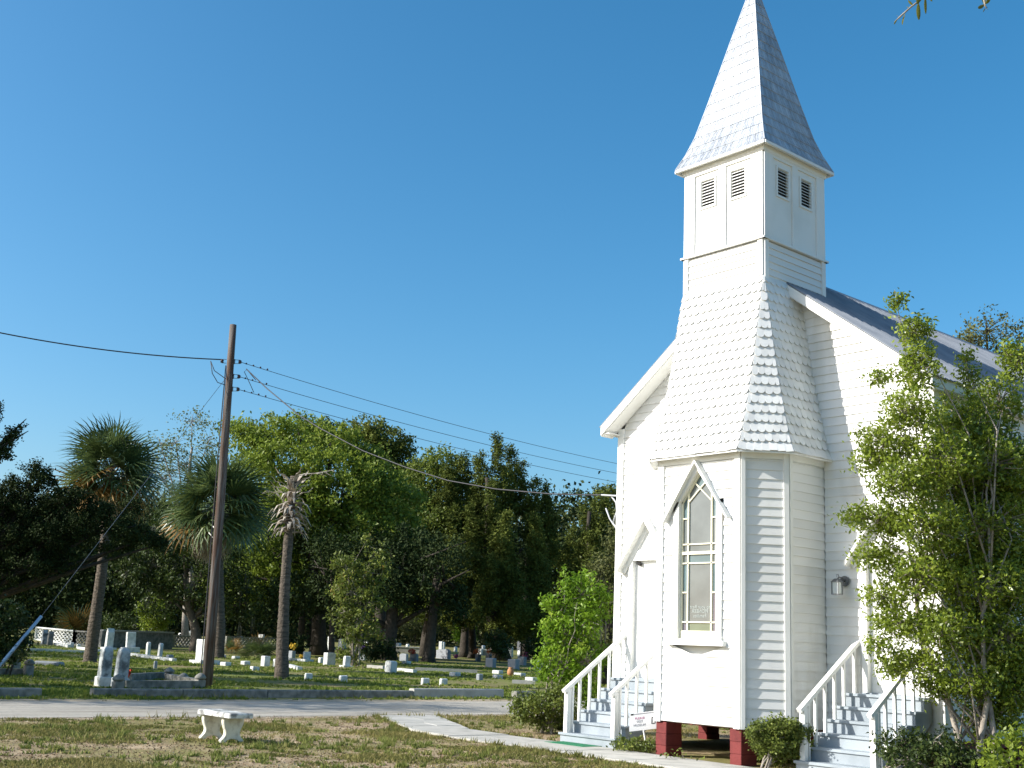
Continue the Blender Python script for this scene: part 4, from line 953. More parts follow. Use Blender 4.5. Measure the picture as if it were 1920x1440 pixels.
tree('shrub', 'dark green spreading shrub in front of the right steps, under the leafy tree', 'shrub', np.array([3.35, -2.35, 0]), b5((1690, 1400, 50, 28), (1750, 1390, 55, 24), (1720, 1425, 70, 30, -.3), (1800, 1420, 50, 30)),
     L_DSHR, BARKL, leaf=.05, dens=1.3, clump=.12, nleaf=22, trunk=.03, ntrunk=4, twigs=.3, shell=.3, top=atD((1720, 1420), 17.2))
tree('shrub', 'bright green low plants at the lower right corner, right of the tree trunks', 'shrub', atD((1890, 1560), 15.6)*[1, 1, 0], b5((1880, 1410, 36, 26), (1915, 1390, 30, 30), (1890, 1440, 50, 26)), L_BRIGHT, BARKL, leaf=.075, dens=1.0, clump=.13, nleaf=12, trunk=.02, ntrunk=3, shell=.2, top=atD((1890, 1430), 15.6))
tree('weeds', 'knee-high weeds growing under the yard sign between steps and pier', 'weeds', np.array([-1.35, -1.62, 0]), b5((1190, 1395, 36, 14), (1215, 1400, 26, 12), (1165, 1402, 26, 9, -.1), (1225, 1418, 22, 7, -.3)), L_SHRUB, BARKL, leaf=.05, dens=1.2, clump=.09, nleaf=11, trunk=.01, ntrunk=3, shell=.1, limbs=False, top=np.array([-1.35, -1.62, .2]))
tree('weeds', 'sparse weeds on the bare soil in front of the two red piers', 'weeds', np.array([.0, -1.95, 0]), b5((1262, 1420, 22, 9), (1300, 1428, 20, 6), (1330, 1432, 22, 6), (1410, 1420, 20, 9)), L_SHRUB, BARKL, leaf=.05, dens=.9, clump=.09, nleaf=8, trunk=.01, ntrunk=2, shell=.1, limbs=False, top=np.array([0., -1.95, .12]))
# --- olive hanging foliage left of the church corner
tree('oak_tree', 'olive-green moss-hung tree right behind the sapling, at the church corner', 'tree', gxD(1130, 52.), b5((1140, 1060, 40, 60), (1120, 1110, 30, 60), (1150, 1170, 50, 60), (1115, 1220, 44, 40), (1170, 1000, 30, 50), (1190, 1100, 60, 80)),
     L_OLIVE, BARKD, leaf=.13, dens=.9, clump=.4, nleaf=26, trunk=.22, twigs=.3, moss=4, top=atD((1140, 1080), 52.))
# --- cedar group
def cone(x, ytop, ybot, w, dD=0):
    out = []; n = max(2, int((ybot-ytop)/26))
    for i in range(n):
        f = (i+.6)/n; out.append((x+random.uniform(-4, 4), ytop+(ybot-ytop)*f, max(6, w*(.25+.75*f)*.5), 20, dD+random.uniform(-.5, .5)))
    return out
ced = []
for x, a, b, w, d in ((934, 812, 930, 50, 0), (955, 835, 960, 62, 1), (975, 858, 960, 50, 2), (900, 850, 1010, 80, 0), (870, 852, 990, 70, 1), (840, 868, 1000, 70, 0), (1000, 890, 1010, 50, 1), (1022, 900, 1010, 36, 2), (1035, 950, 1050, 30, 2), (925, 900, 1060, 60, -2), (885, 940, 1090, 60, -2.5), (950, 960, 1110, 70, -3), (1005, 965, 1110, 70, -1), (850, 960, 1100, 70, -1.5), (925, 1040, 1130, 40, -4), (970, 1050, 1160, 60, -3.5), (905, 1060, 1160, 50, -3.5), (1010, 1050, 1170, 60, -2), (860, 1060, 1170, 80, 0), (950, 1100, 1190, 100, 0), (1000, 1100, 1200, 80, 1)):
    ced += cone(x, a, b, w, d)
tree('cedar_tree', 'tall dark yellow-green cedar group with pointed tops, right of centre', 'tree', gxD(945, 90.), ced, L_CED, BARKD, leaf=.19, asp=.4, dens=.85, clump=.34, nleaf=34, trunk=.5, limbs=False, up=.45, shell=.4, top=atD((940, 900), 90.), moss=.35, vz=1.5)
tree('cedar_tree', 'dark cedar showing between the tall cedars and the church corner', 'tree', gxD(1100, 98.), sum([cone(x, a, b, w, d) for x, a, b, w, d in ((1125, 905, 1010, 50, 0), (1150, 905, 1060, 70, 1), (1095, 950, 1060, 50, 0), (1070, 985, 1080, 46, 0), (1045, 1000, 1060, 30, 0), (1110, 1000, 1130, 90, -1), (1060, 1060, 1170, 80, -1), (1150, 1040, 1190, 90, 0), (1190, 900, 1150, 90, 1), (1230, 940, 1180, 90, 1))], []), L_CED, BARKD, leaf=.20, asp=.4, dens=.75, clump=.38, nleaf=32, trunk=.45, limbs=False, up=.3, shell=.4, top=atD((1110, 960), 98.), moss=.3, vz=1.3)
# --- big oaks
tree('oak_tree', 'broad bright-topped oak filling the middle of the tree line behind the dead palm', 'tree', gxD(600, 82.),
     b5((500, 815, 60, 34), (560, 812, 60, 34, 1), (620, 830, 60, 34), (470, 850, 50, 40), (530, 870, 70, 44, -2), (600, 880, 70, 44, -2), (670, 870, 60, 40), (700, 900, 60, 44, -1), (740, 930, 54, 44), (640, 930, 80, 44, -2), (560, 940, 80, 44, -2), (480, 920, 60, 50, -1), (700, 980, 80, 50, -1), (600, 1000, 90, 50), (500, 1000, 80, 50), (650, 1060, 90, 50, 1), (550, 1080, 90, 50, 1), (460, 1080, 70, 50), (740, 1050, 60, 60, 0), (450, 810, 30, 22)),
     L_OAKL, BARKD, leaf=.22, dens=1.0, clump=.62, nleaf=44, trunk=.5, moss=.5, top=atD((600, 950), 82.), shell=.45)
tree('oak_tree', 'dark rounded oak behind the bright one, its crown rising to the right of it', 'tree', gxD(715, 102.),
     b5((690, 805, 40, 24), (725, 825, 46, 30), (755, 858, 30, 30), (700, 850, 50, 30), (650, 830, 26, 20), (765, 900, 30, 40), (720, 900, 60, 50), (760, 1000, 60, 80, 1)), L_CED, BARKD, leaf=.25, dens=1.0, clump=.6, nleaf=42, trunk=.5, top=atD((715, 880), 102.), shell=.4)
tree('oak_tree', 'mid-green oak with a rounded top left of the tall cedars', 'tree', gxD(805, 92.),
     b5((820, 862, 34, 22), (795, 885, 40, 30), (830, 900, 40, 34), (780, 940, 50, 44), (820, 980, 60, 50, -1), (780, 1040, 60, 60, -1), (840, 1060, 60, 60, 0), (800, 1120, 70, 50, 0)), L_OAK, BARKD, leaf=.22, dens=1.0, clump=.6, nleaf=44, trunk=.5, moss=.8, top=atD((805, 940), 92.), shell=.4)
tree('oak_tree', 'small dark oak tops between the airy tree and the bright oak', 'tree', gxD(590, 112.), b5((600, 800, 26, 18), (560, 800, 16, 14), (640, 812, 30, 20), (480, 805, 26, 14), (600, 840, 60, 30)), L_CED, BARKD, leaf=.25, dens=.9, clump=.55, nleaf=36, trunk=.4, top=atD((600, 850), 112.), shell=.4)
tree('birch_like_tree', 'thin pale airy tree seen between the first palm and the utility pole', 'tree', gxD(350, 96.), b5((360, 790, 44, 28), (330, 830, 34, 30), (390, 830, 38, 40), (350, 870, 50, 40), (300, 830, 26, 20), (310, 900, 40, 50), (400, 900, 40, 50), (285, 870, 30, 50)), L_AIRY, BARKL, leaf=.20, dens=.75, clump=.55, nleaf=8, trunk=.25, twigs=.7, top=atD((350, 840), 96.), shell=.3)
tree('oak_tree', 'shade-darkened olive moss-hung oak behind the utility pole, between the palms', 'tree', gxD(370, 76.), b5((330, 1000, 60, 50), (400, 1010, 60, 50), (290, 1060, 50, 50), (360, 1080, 70, 50), (430, 1080, 50, 50), (300, 1120, 50, 34), (400, 1130, 60, 30), (460, 1130, 50, 40), (245, 1060, 40, 50)),
     L_DSHR, BARK, leaf=.17, dens=.9, clump=.5, nleaf=30, trunk=.32, moss=5, twigs=.2, top=atD((370, 1040), 76.), shell=.35)  # darker leaf colour stands in for deep shade below the palms
tree('oak_tree', 'large oak whose shade-darkened crown hangs over the graves in the centre', 'tree', gxD(730, 76.), b5((700, 1090, 90, 40), (780, 1100, 90, 44), (840, 1130, 50, 34), (640, 1110, 60, 40), (760, 1040, 80, 50, 2), (560, 1120, 60, 40, 1)),
     L_CEDD, BARKD, leaf=.2, dens=1.0, clump=.55, nleaf=40, trunk=.5, moss=3, top=atD((735, 1060), 76.), shell=.3)  # near-black leaf colour carries the shade under the denser crowns
# plain dark trunks standing among the graves
for (x, yb, w_, D, lb) in ((806, 1234, 26, 76, 'dark straight trunk in the middle of the shaded grove, right of the broadest trunk'), (872, 1226, 22, 96, 'grey-brown leaning trunk behind the rough grey gravestone'), (888, 1232, 18, 94, 'slim dark trunk just left of the orange flowers'),
                         (940, 1240, 20, 93, 'thick grey trunk behind the pair of grey gravestones on the right'), (985, 1225, 20, 97, 'dark trunk near the right end of the grove'), (624, 1228, 14, 76, 'thin dark trunk left of the small crape myrtle'), (565, 1222, 16, 82, 'thin shaded trunk right of the dead palm')):
    b = gxD(x, D); t = thing('tree_trunk', b, lb, 'tree', 'trunks in the shaded grove'); s = mpp(D); m = MB()
    h = rng.uniform(6, 8.5); ln = rng.normal(size=2)*.35
    m.tube([b-[0, 0, .2], b+[0, 0, .4], b+[ln[0]*.3, ln[1]*.3, h*.4], b+[ln[0], ln[1], h]], [w_*s*.65, w_*s*.42, w_*s*.34, w_*s*.22], 10)
    for _ in range(4): q = b+[ln[0], ln[1], h*rng.uniform(.5, .9)]; m.tube([q, q+rng.normal(size=3)*[.8, .8, .4]+[0, 0, 1.2], q+rng.normal(size=3)*[1.6, 1.6, .4]+[0, 0, 2.4]], [w_*s*.2, w_*s*.12, .03], 6)
    m.build('trunk', BARKD, t, True)
    C = b+[ln[0], ln[1], h+.5]; nc = 90; u = rnd_unit(nc)*rng.uniform(.3, 1, nc)[:, None]*[2.6, 2.6, 1.5]+C; p = np.repeat(u, 26, 0)+rng.normal(size=(nc*26, 3))*.33
    V, F = leafcards(p, .2, .5); npmesh('crown', V, F, L_CEDD, t)
# --- dark cedar at left and overhanging branch
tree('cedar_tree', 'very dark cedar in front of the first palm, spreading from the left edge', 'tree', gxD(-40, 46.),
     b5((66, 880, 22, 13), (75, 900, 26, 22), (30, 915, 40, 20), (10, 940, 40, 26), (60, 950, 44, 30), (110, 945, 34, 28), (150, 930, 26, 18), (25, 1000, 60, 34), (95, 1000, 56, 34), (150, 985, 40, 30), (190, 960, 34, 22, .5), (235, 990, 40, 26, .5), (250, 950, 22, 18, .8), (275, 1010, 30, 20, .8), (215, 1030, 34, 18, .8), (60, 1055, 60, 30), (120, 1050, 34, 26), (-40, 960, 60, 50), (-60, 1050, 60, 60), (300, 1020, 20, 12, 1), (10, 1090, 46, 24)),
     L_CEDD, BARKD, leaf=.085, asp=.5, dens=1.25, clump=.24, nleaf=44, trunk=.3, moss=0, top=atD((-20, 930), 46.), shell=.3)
tree('pine_tree', 'dark branches of a nearby tree poking in at the left edge above the cedar', 'tree', gxD(-190, 40.), b5((12, 830, 16, 16), (-8, 775, 14, 22), (22, 812, 12, 10), (0, 855, 20, 14), (34, 800, 7, 6), (36, 818, 7, 6), (-60, 800, 50, 60), (-120, 780, 70, 90), (-190, 800, 80, 110), (-260, 860, 70, 90)),
     L_CEDD, BARKD, leaf=.08, dens=1.2, clump=.16, nleaf=28, trunk=.25, twigs=.3, top=atD((-180, 760), 40.), shell=.3)
# --- small crape myrtle
tree('crape_myrtle', 'small thin multi-stemmed tree with reddish leaf tips left of the broad dark trunk', 'tree', ground((662, 1250)), b5((650, 1060, 30, 26), (640, 1100, 24, 20), (705, 1030, 20, 18), (722, 1058, 18, 16), (700, 1075, 26, 22), (660, 1110, 40, 26), (690, 1130, 34, 26), (640, 1150, 30, 22), (675, 1165, 36, 26), (700, 1110, 24, 22), (650, 1190, 28, 20), (690, 1190, 26, 16), (632, 1060, 12, 14), (690, 1010, 10, 12)),
     L_CRAPE, BARKL, leaf=.15, dens=.9, clump=.3, nleaf=12, trunk=.09, ntrunk=4, twigs=.3, top=atD((675, 1070), 62.), shell=.25)
tree('shrub', 'low reddish-green growth round the stems of the small crape myrtle', 'shrub', ground((668, 1250)), b5((665, 1238, 16, 10), (655, 1222, 14, 10), (640, 1220, 14, 8)), L_CRAPE, BARKL, leaf=.12, dens=.9, clump=.2, nleaf=12, trunk=.02, ntrunk=2, top=atD((660, 1230), 62.))
# --- shrubs
SH = [((230, 1172), 85, 34, 24, L_DSHR, 'dark glossy shrub just behind the low concrete vault'), ((286, 1150), 82, 30, 36, L_BRIGHT, 'shrub with shining pale leaves behind the right end of the low concrete vault'),
      ((196, 1175), 88, 16, 16, L_DSHR, 'small shrub between the openwork wall and the vault'), ((700, 1215), 70, 40, 18, L_CEDD, 'low dark shrub between the crape myrtle and the broad trunk'),
      ((932, 1205), 84, 24, 24, L_DSHR, 'shaded shrub speckled with light right of the slim trunk'), ((868, 1185), 100, 22, 20, L_LIME, 'sunlit green bush far back behind the leaning trunk'),
      ((545, 1200), 76, 30, 20, L_CEDD, 'dark bush against the openwork wall behind the dead palm'), ((1000, 1215), 80, 22, 16, L_CEDD, 'dark bush at the right end of the grove, left of the sapling'), ((780, 1170), 118, 40, 22, L_OLIVE, 'pale olive bush in the far gap between two dark trunks')]
for (px, D, rx, ry, lm, lb) in SH:
    b = gxD(px[0], D); tree('shrub', lb, 'shrub', b, b5((px[0], px[1], rx, ry), (px[0]+rx*.4, px[1]+ry*.4, rx*.7, ry*.7)), lm, BARKD, leaf=.15, dens=1., clump=.32, nleaf=26, trunk=.05, ntrunk=3, shell=.3, top=atD(px, D))
tree('shrub', 'sunlit yellow-green bush at the left edge above the sloping blue-grey guard', 'shrub', gxD(-40, 33.), b5((20, 1150, 34, 26), (10, 1190, 40, 30), (-30, 1170, 50, 50), (40, 1205, 16, 20), (5, 1225, 46, 22), (-60, 1220, 60, 50)), L_DSHR, BARKD, leaf=.10, dens=1.1, clump=.2, nleaf=18, trunk=.08, ntrunk=4, shell=.3, top=atD((-30, 1180), 33.))
tree('shrub', 'thorny dark shrub with pale flecks left of the two grey coping posts', 'shrub', gxD(20, 38.), b5((30, 1205, 22, 14), (45, 1222, 18, 10), (15, 1230, 30, 14)), L_OLIVE, BARKD, leaf=.09, dens=.9, clump=.2, nleaf=14, trunk=.04, ntrunk=3, shell=.3, top=atD((20, 1215), 38.))
# --- far woods: a band of foliage behind everything, plus dark understorey
def woods(name, x0, x1, D, ytop, ybot, lm, leaf, n, label, spread=12):
    C = []
    for i in range(n):
        x = rng.uniform(x0, x1); y = rng.uniform(ytop, ybot); d = D+rng.uniform(0, spread)
        c = atD((x, y), d); k = 42; C.append(c+rng.normal(size=(k, 3))*[1.3, 1.3, .9])
    P = np.concatenate(C); P = P[P[:, 2] > gz(P[:, 0], P[:, 1])+.1]; V, F = leafcards(P, leaf, .6); o = npmesh(name, V, F, lm); tag(o, label, 'woods', None, 'stuff'); return o
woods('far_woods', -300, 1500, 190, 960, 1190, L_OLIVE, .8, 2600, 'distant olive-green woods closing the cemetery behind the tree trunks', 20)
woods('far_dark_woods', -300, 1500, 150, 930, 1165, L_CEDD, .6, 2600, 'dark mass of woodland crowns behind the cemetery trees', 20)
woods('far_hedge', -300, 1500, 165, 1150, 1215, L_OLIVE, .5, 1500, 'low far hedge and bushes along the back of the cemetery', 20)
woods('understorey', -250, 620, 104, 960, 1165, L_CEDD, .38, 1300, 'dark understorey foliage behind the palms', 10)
# --- trees out of frame on the left that shade the road and the near graves
for i, (lat, D, H, lb) in enumerate(((-27, 28., 15, 'big oak standing out of view to the left of the road'), (-31, 37., 15, 'second big oak out of view to the left'), (-40, 56., 15, 'third oak out of view to the left behind the others'), (-47, 74., 18, 'fourth oak out of view to the left, deeper in the cemetery'), (-54, 90., 19, 'farthest tall oak out of view to the left'))):
    b = CAM+RH*lat+FH*D; b[2] = gz(b[0], b[1]); t = thing('oak_tree', b, lb, 'tree')
    MB().tube([b-[0, 0, .2], b+[.2, .1, H*.4], b+[0, .2, H*.85]], [.5, .36, .12], 10).build('trunk', BARKD, t, True)
    C = b+[0, 0, H*.60]; nc = 420; u = rnd_unit(nc)*(rng.uniform(.1, 1, nc)**(1/3))[:, None]*[4.6, 4.2, H*.36]+C; p = np.repeat(u, 22, 0)+rng.normal(size=(nc*22, 3))*.35
    V, F = leafcards(p, .28, .55); npmesh('crown', V, F, L_OAK, t)
# ================================================================ PALMS
def frond_mesh(L=1.0, fan=1.0, n=26, droop=.25, dead=False, seed=0):
    """petiole along +X then a fan of leaflets; unit metres"""
    r = np.random.default_rng(seed); V = []; F = []
    # petiole
    pr_ = [(0, 0, 0), (L*.5, 0, .03), (L, 0, -.02)]
    m = MB(); m.tube(pr_, [.022, .016, .012], 4, cap=False)
    for i in range(n):
        a = (i/(n-1)-.5)*(math.radians(250) if not dead else math.radians(150)); ln = fan*(1-.28*abs(a)/2.2)*r.uniform(.88, 1.08)
        d = np.array([math.cos(a), math.sin(a), 0]); side = np.array([-math.sin(a), math.cos(a), 0]); w = .026*fan*(1 if not dead else .8)
        st = np.array([L, 0, -.02])+np.array([.25*fan*(i/(n-1)-.5)*0, 0, 0])
        k1 = st+d*ln*.45+np.array([0, 0, .05*abs(a)]); k2 = st+d*ln*.8-np.array([0, 0, droop*.35*ln]); k3 = st+d*ln-np.array([0, 0, droop*ln*1.0])
        m.add([st-side*w*.25, st+side*w*.25, k1+side*w, k1-side*w, k2+side*w*.5, k2-side*w*.5, k3], [(0, 1, 2, 3), (3, 2, 4, 5), (5, 4, 6)])
    return m
FR = [frond_mesh(.82, 1.28, 24, .14+.12*k, False, k).mesh('frond') for k in range(3)]
FRD = [frond_mesh(.9, .95, 28, .5+.2*k, True, 10+k).mesh('dead_frond') for k in range(2)]
for me in FR: me.materials.append(PALMG)
FRO = [m_.copy() for m_ in FR]
for me in FRO: me.materials.clear(); me.materials.append(PALMO)
for me in FRD: me.materials.append(DEADF)
def palm(label, basep, path, rad, R, nf, dead_skirt, D=None, orange=6, sc=1.0, name='cabbage_palm'):
    """path: world points of trunk; R crown radius (m)"""
    t = thing(name, basep, label, 'palm tree', None); m = MB(); P = [np.array(p) for p in path]
    # densify with ring relief
    pts = []; rr = []; n = 60
    seg = np.linspace(0, 1, n); cum = np.array([0]+list(np.cumsum([np.linalg.norm(b-a) for a, b in zip(P[:-1], P[1:])]))); cum /= cum[-1]
    for i, s_ in enumerate(seg): q = np.array([np.interp(s_, cum, [p[k] for p in P]) for k in range(3)]); pts.append(q); rr.append(float(np.interp(s_, [0, .04, .5, 1], [rad[0]*1.35, rad[0], (rad[0]+rad[1])/2, rad[1]]))*(1+.07*(i % 2)+rng.uniform(-.04, .04)))
    m.tube(pts, rr, 12); m.build('trunk', PALMT, t, True)
    top = pts[-1]; org = np.array(absorg(t))
    for i in range(nf):
        f = i/nf; az = i*2.39996; el = math.radians(84-124*f**.8)+rng.uniform(-.12, .12)
        lowest = f > .78
        me = (FRO[i % 3] if lowest and (i % 7) < orange else FR[i % 3])
        o = bpy.data.objects.new('frond', me); COL.objects.link(o); o.parent = t
        s_ = R/2.0*rng.uniform(.88, 1.1)*(.92 if f < .15 else 1)
        rot = Matrix.Rotation(az+rng.uniform(-.2, .2), 4, 'Z') @ Matrix.Rotation(-el, 4, 'Y') @ Matrix.Rotation(rng.uniform(-1.0, 1.0), 4, 'X')
        o.matrix_local = Matrix.Translation(Vector(tuple(top-org+[0, 0, -.35*f]))) @ rot @ Matrix.Scale(s_, 4)
        if lowest and me in FRO: o['label'] = 'yellow-orange dying frond'
    for i in range(dead_skirt):
        az = rng.uniform(0, 6.28); el = math.radians(rng.uniform(-86, -60)); o = bpy.data.objects.new('dead_frond', FRD[i % 2]); COL.objects.link(o); o.parent = t
        s_ = R/2.0*rng.uniform(.6, .95)
        o.matrix_local = Matrix.Translation(Vector(tuple(top-org+[0, 0, -.35]))) @ Matrix.Rotation(az, 4, 'Z') @ Matrix.Rotation(-el, 4, 'Y') @ Matrix.Scale(s_, 4)
    # old frond stubs below the crown
    sm = MB()
    for i in range(26):
        q = pts[-1-int(i*.35)]; a = rng.uniform(0, 6.28); d = np.array([math.cos(a), math.sin(a), rng.uniform(.5, 1.1)]); sm.bar(tuple(q+d*[.1, .1, 0]), tuple(q+d*[.34, .34, .3]), .05, .02)
    sm.build('frond_stubs', DEADF, t)
    return t
g = ground((168, 1241)); D1 = depth(g)
palm('tall cabbage palm at the left with a full round crown and orange lower fronds', g, [g-[0, 0, .2], atD((176, 1180), D1), atD((190, 1080), D1), atD((199, 990), D1), atD((205, 900), D1), atD((208, 880), D1)], (.27, .17), 2.6, 66, 10)
g = gxD(413, 66.); D2 = 66.
palm('cabbage palm behind the utility pole with a brown skirt of hanging fronds', g, [g-[0, 0, .2], atD((412, 1180), D2), atD((410, 1080), D2), atD((408, 985), D2), atD((405, 945), D2)], (.31, .22), 3.6, 56, 26, orange=1)
# dead palm
g = ground((527, 1273)); D3 = depth(g); t = thing('dead_palm', g, 'dead palm trunk topped with curled grey frond stubs, in front of the bright oak', 'dead palm')
cpx = [(527, 1285), (528, 1270), (530, 1200), (534, 1100), (540, 1020), (545, 960), (549, 915), (551, 895)]; pts = []; rr = []
cy_ = np.array([c[1] for c in cpx][::-1]); cx2 = np.array([c[0] for c in cpx][::-1])
for i, y in enumerate(np.linspace(1285, 893, 70)):
    x = float(np.interp(y, cy_, cx2)); pts.append(atD((x, y), D3)); w = float(np.interp(y, [893, 960, 1100, 1200, 1260, 1285], [6.5, 8, 9, 10.5, 12.5, 15])); rr.append(w*mpp(D3)*(1+.05*(i % 2)+rng.uniform(-.06, .06)))
MB().tube(pts, rr, 12).build('trunk', PALMT, t, True)
for i in range(110):
    f = rng.random(); y = 900+(1000-900)*f**.9; x = float(np.interp(y, cy_, cx2)); q = atD((x, y), D3); a = rng.uniform(0, 6.28); r0 = 9*mpp(D3)
    d = np.array([math.cos(a), math.sin(a), 0]); L = rng.uniform(.35, .75); up_ = rng.uniform(.5, 1.1) if f < .35 else rng.uniform(-.1, .5)
    p = [q+d*r0*.7, q+d*(r0+L*.35)+[0, 0, L*.45*up_], q+d*(r0+L*.7)+[0, 0, L*(.5*up_-.15*(f > .3))], q+d*(r0+L*.95)+[0, 0, L*(.5*up_-.55*(f > .3)+.3*(f < .3))]]
    m = MB()
    for a_, b_, w0, w1_ in zip(p[:-1], p[1:], (.17, .13, .08), (.13, .08, .015)):
        A, B = Vector(tuple(a_)), Vector(tuple(b_)); sd_ = (B-A).cross(Vector((0, 0, 1))).normalized()
        m.add([A-sd_*w0/2, A+sd_*w0/2, B+sd_*w1_/2, B-sd_*w1_/2, A-sd_*w0/2+Vector((0, 0, .015)), A+sd_*w0/2+Vector((0, 0, .015)), B+sd_*w1_/2+Vector((0, 0, .01)), B-sd_*w1_/2+Vector((0, 0, .01))], [(0, 1, 2, 3), (7, 6, 5, 4), (0, 4, 5, 1), (1, 5, 6, 2), (2, 6, 7, 3), (3, 7, 4, 0)])
    m.build('frond_stub', DEADF, t)
for (a, b, c) in (((556, 893), (590, 888), (627, 881)), ((545, 960), (520, 925), (500, 920))):
    m = MB(); P3 = [atD(a, D3), atD(((a[0]+b[0])/2, (a[1]+b[1])/2-2), D3), atD(b, D3), atD(c, D3)]; m.tube(P3, [.03, .025, .02, .008], 5); q = P3[-1]
    for k in range(8): e_ = P3[2]+(P3[3]-P3[2])*rng.uniform(.1, 1); m.bar(tuple(e_), tuple(e_+rng.normal(size=3)*[.1, .1, .05]-[0, 0, .12]+(P3[3]-P3[2])*.3), .03, .01)
    m.build('dead_frond', DEADF, t)
# palmettos
def palmetto(label, px, D, R, n):
    g = gxD(px, D); t = thing('saw_palmetto', g, label, 'palmetto')
    for i in range(n):
        az = rng.uniform(0, 6.28); el = math.radians(rng.uniform(15, 80)); o = bpy.data.objects.new('frond', FR[i % 3] if rng.random() < .75 else FRO[i % 3]); COL.objects.link(o); o.parent = t
        o.matrix_local = Matrix.Translation((0, 0, .1)) @ Matrix.Rotation(az, 4, 'Z') @ Matrix.Rotation(-el, 4, 'Y') @ Matrix.Rotation(rng.uniform(-.6, .6), 4, 'X') @ Matrix.Scale(R/2*rng.uniform(.7, 1.1), 4)
palmetto('yellowish palmetto clump behind the openwork wall at the left', 145, 92., 3.0, 26)
palmetto('green palmetto left of the dead palm, in front of the openwork wall', 487, 66., 1.5, 18)
palmetto('small palmetto behind the low concrete vault', 215, 90., 1.8, 14)
palmetto('small pale palmetto right of the utility pole beside the grey palm trunk', 437, 74., 1.1, 12)
# ================================================================ CEMETERY
def stone_slab(w, h, d, top='flat'):
    """outline in local x-z, depth y; returns MB centred at the base"""
    if top == 'flat': o = [(-w/2, 0), (w/2, 0), (w/2, h-.02), (w/2-.02, h), (-w/2+.02, h), (-w/2, h-.02)]
    elif top == 'arch': o = [(-w/2, 0), (w/2, 0), (w/2, h*.86)]+[(w/2*math.cos(a), h*.86+h*.14*math.sin(a)) for a in np.linspace(.3, math.pi-.3, 7)]+[(-w/2, h*.86)]
    elif top == 'round': o = [(-w/2, 0), (w/2, 0), (w/2, h-w/2)]+[(w/2*math.cos(a), h-w/2+w/2*math.sin(a)) for a in np.linspace(.25, math.pi-.25, 9)]+[(-w/2, h-w/2)]
    elif top == 'point': o = [(-w/2*1.1, 0), (w/2*1.1, 0), (w/2*.9, h*.8), (0, h), (-w/2*.9, h*.8)]
    elif top == 'rough': o = [(-w/2, 0), (w/2, 0), (w/2*.97, h*.4), (w/2, h*.8), (w/2*.7, h), (w/2*.2, h*.96), (-w/2*.4, h), (-w/2, h*.9), (-w/2*.95, h*.4)]
    m = MB(); e = min(.02, d*.15); n = len(o); cx3, cz3 = 0, h/2
    ii = [(a*(1-2*e/w), cz3+(b-cz3)*(1-2*e/h)) for a, b in o]
    rings = [[(a, -d/2, b) for a, b in ii], [(a, -d/2+e, b) for a, b in o], [(a, d/2-e, b) for a, b in o], [(a, d/2, b) for a, b in ii]]
    m.add(sum(rings, []), [(r*n+i, r*n+(i+1) % n, (r+1)*n+(i+1) % n, (r+1)*n+i) for r in range(3) for i in range(n)]+[tuple(range(n-1, -1, -1)), tuple(range(3*n, 4*n))]); return m
def place(name, label, mb, mt, P, rot, parent=None, cat=None, group=None, tilt=(0, 0), extra=()):
    me = mb.mesh(name); me.materials.append(mt); o = bpy.data.objects.new(name, me); COL.objects.link(o)
    o.location = tuple(P); o.rotation_euler = (tilt[0], tilt[1], rot); tag(o, label, cat or name.replace('_', ' '), group); ORG[o.name] = Vector(tuple(P))
    return o
# the graves face the sunlit side: broad faces look toward -X-ish, set by rot
FACE = R_(-3)
def grave(px, wpx, hpx, top, mt, label, d=.2, rot=None, base=None, name='headstone', tilt=(0, 0), sunk=.03):
    g = ground(px); s = mpp(depth(g)); w = max((wpx*s-.72*d)/.66, wpx*s*.55); h = hpx*s; r = FACE+rng.uniform(-.12, .12) if rot is None else rot
    t = thing(name, g-[0, 0, sunk], label, 'gravestone', 'gravestones in the cemetery'); zb_ = 0
    t.rotation_euler = (tilt[0]+rng.uniform(-.045, .045), tilt[1]+rng.uniform(-.045, .045), r)
    if base:
        bw, bh = max(w*1.25, base[0]*s), base[1]*s; m = MB().bbox((-bw/2, -d*.9, 0), (bw/2, d*.9, bh+sunk), .015); me = m.mesh('plinth'); me.materials.append(mt); o = bpy.data.objects.new('plinth', me); COL.objects.link(o); o.parent = t; zb_ = bh+sunk; h = h-bh
    m = stone_slab(w, h+(sunk if not base else 0), d, top); me = m.mesh('slab'); me.materials.append(mt); o = bpy.data.objects.new('slab', me); COL.objects.link(o); o.parent = t; o.location = (0, 0, zb_)
    return t
cos_ = 1.0
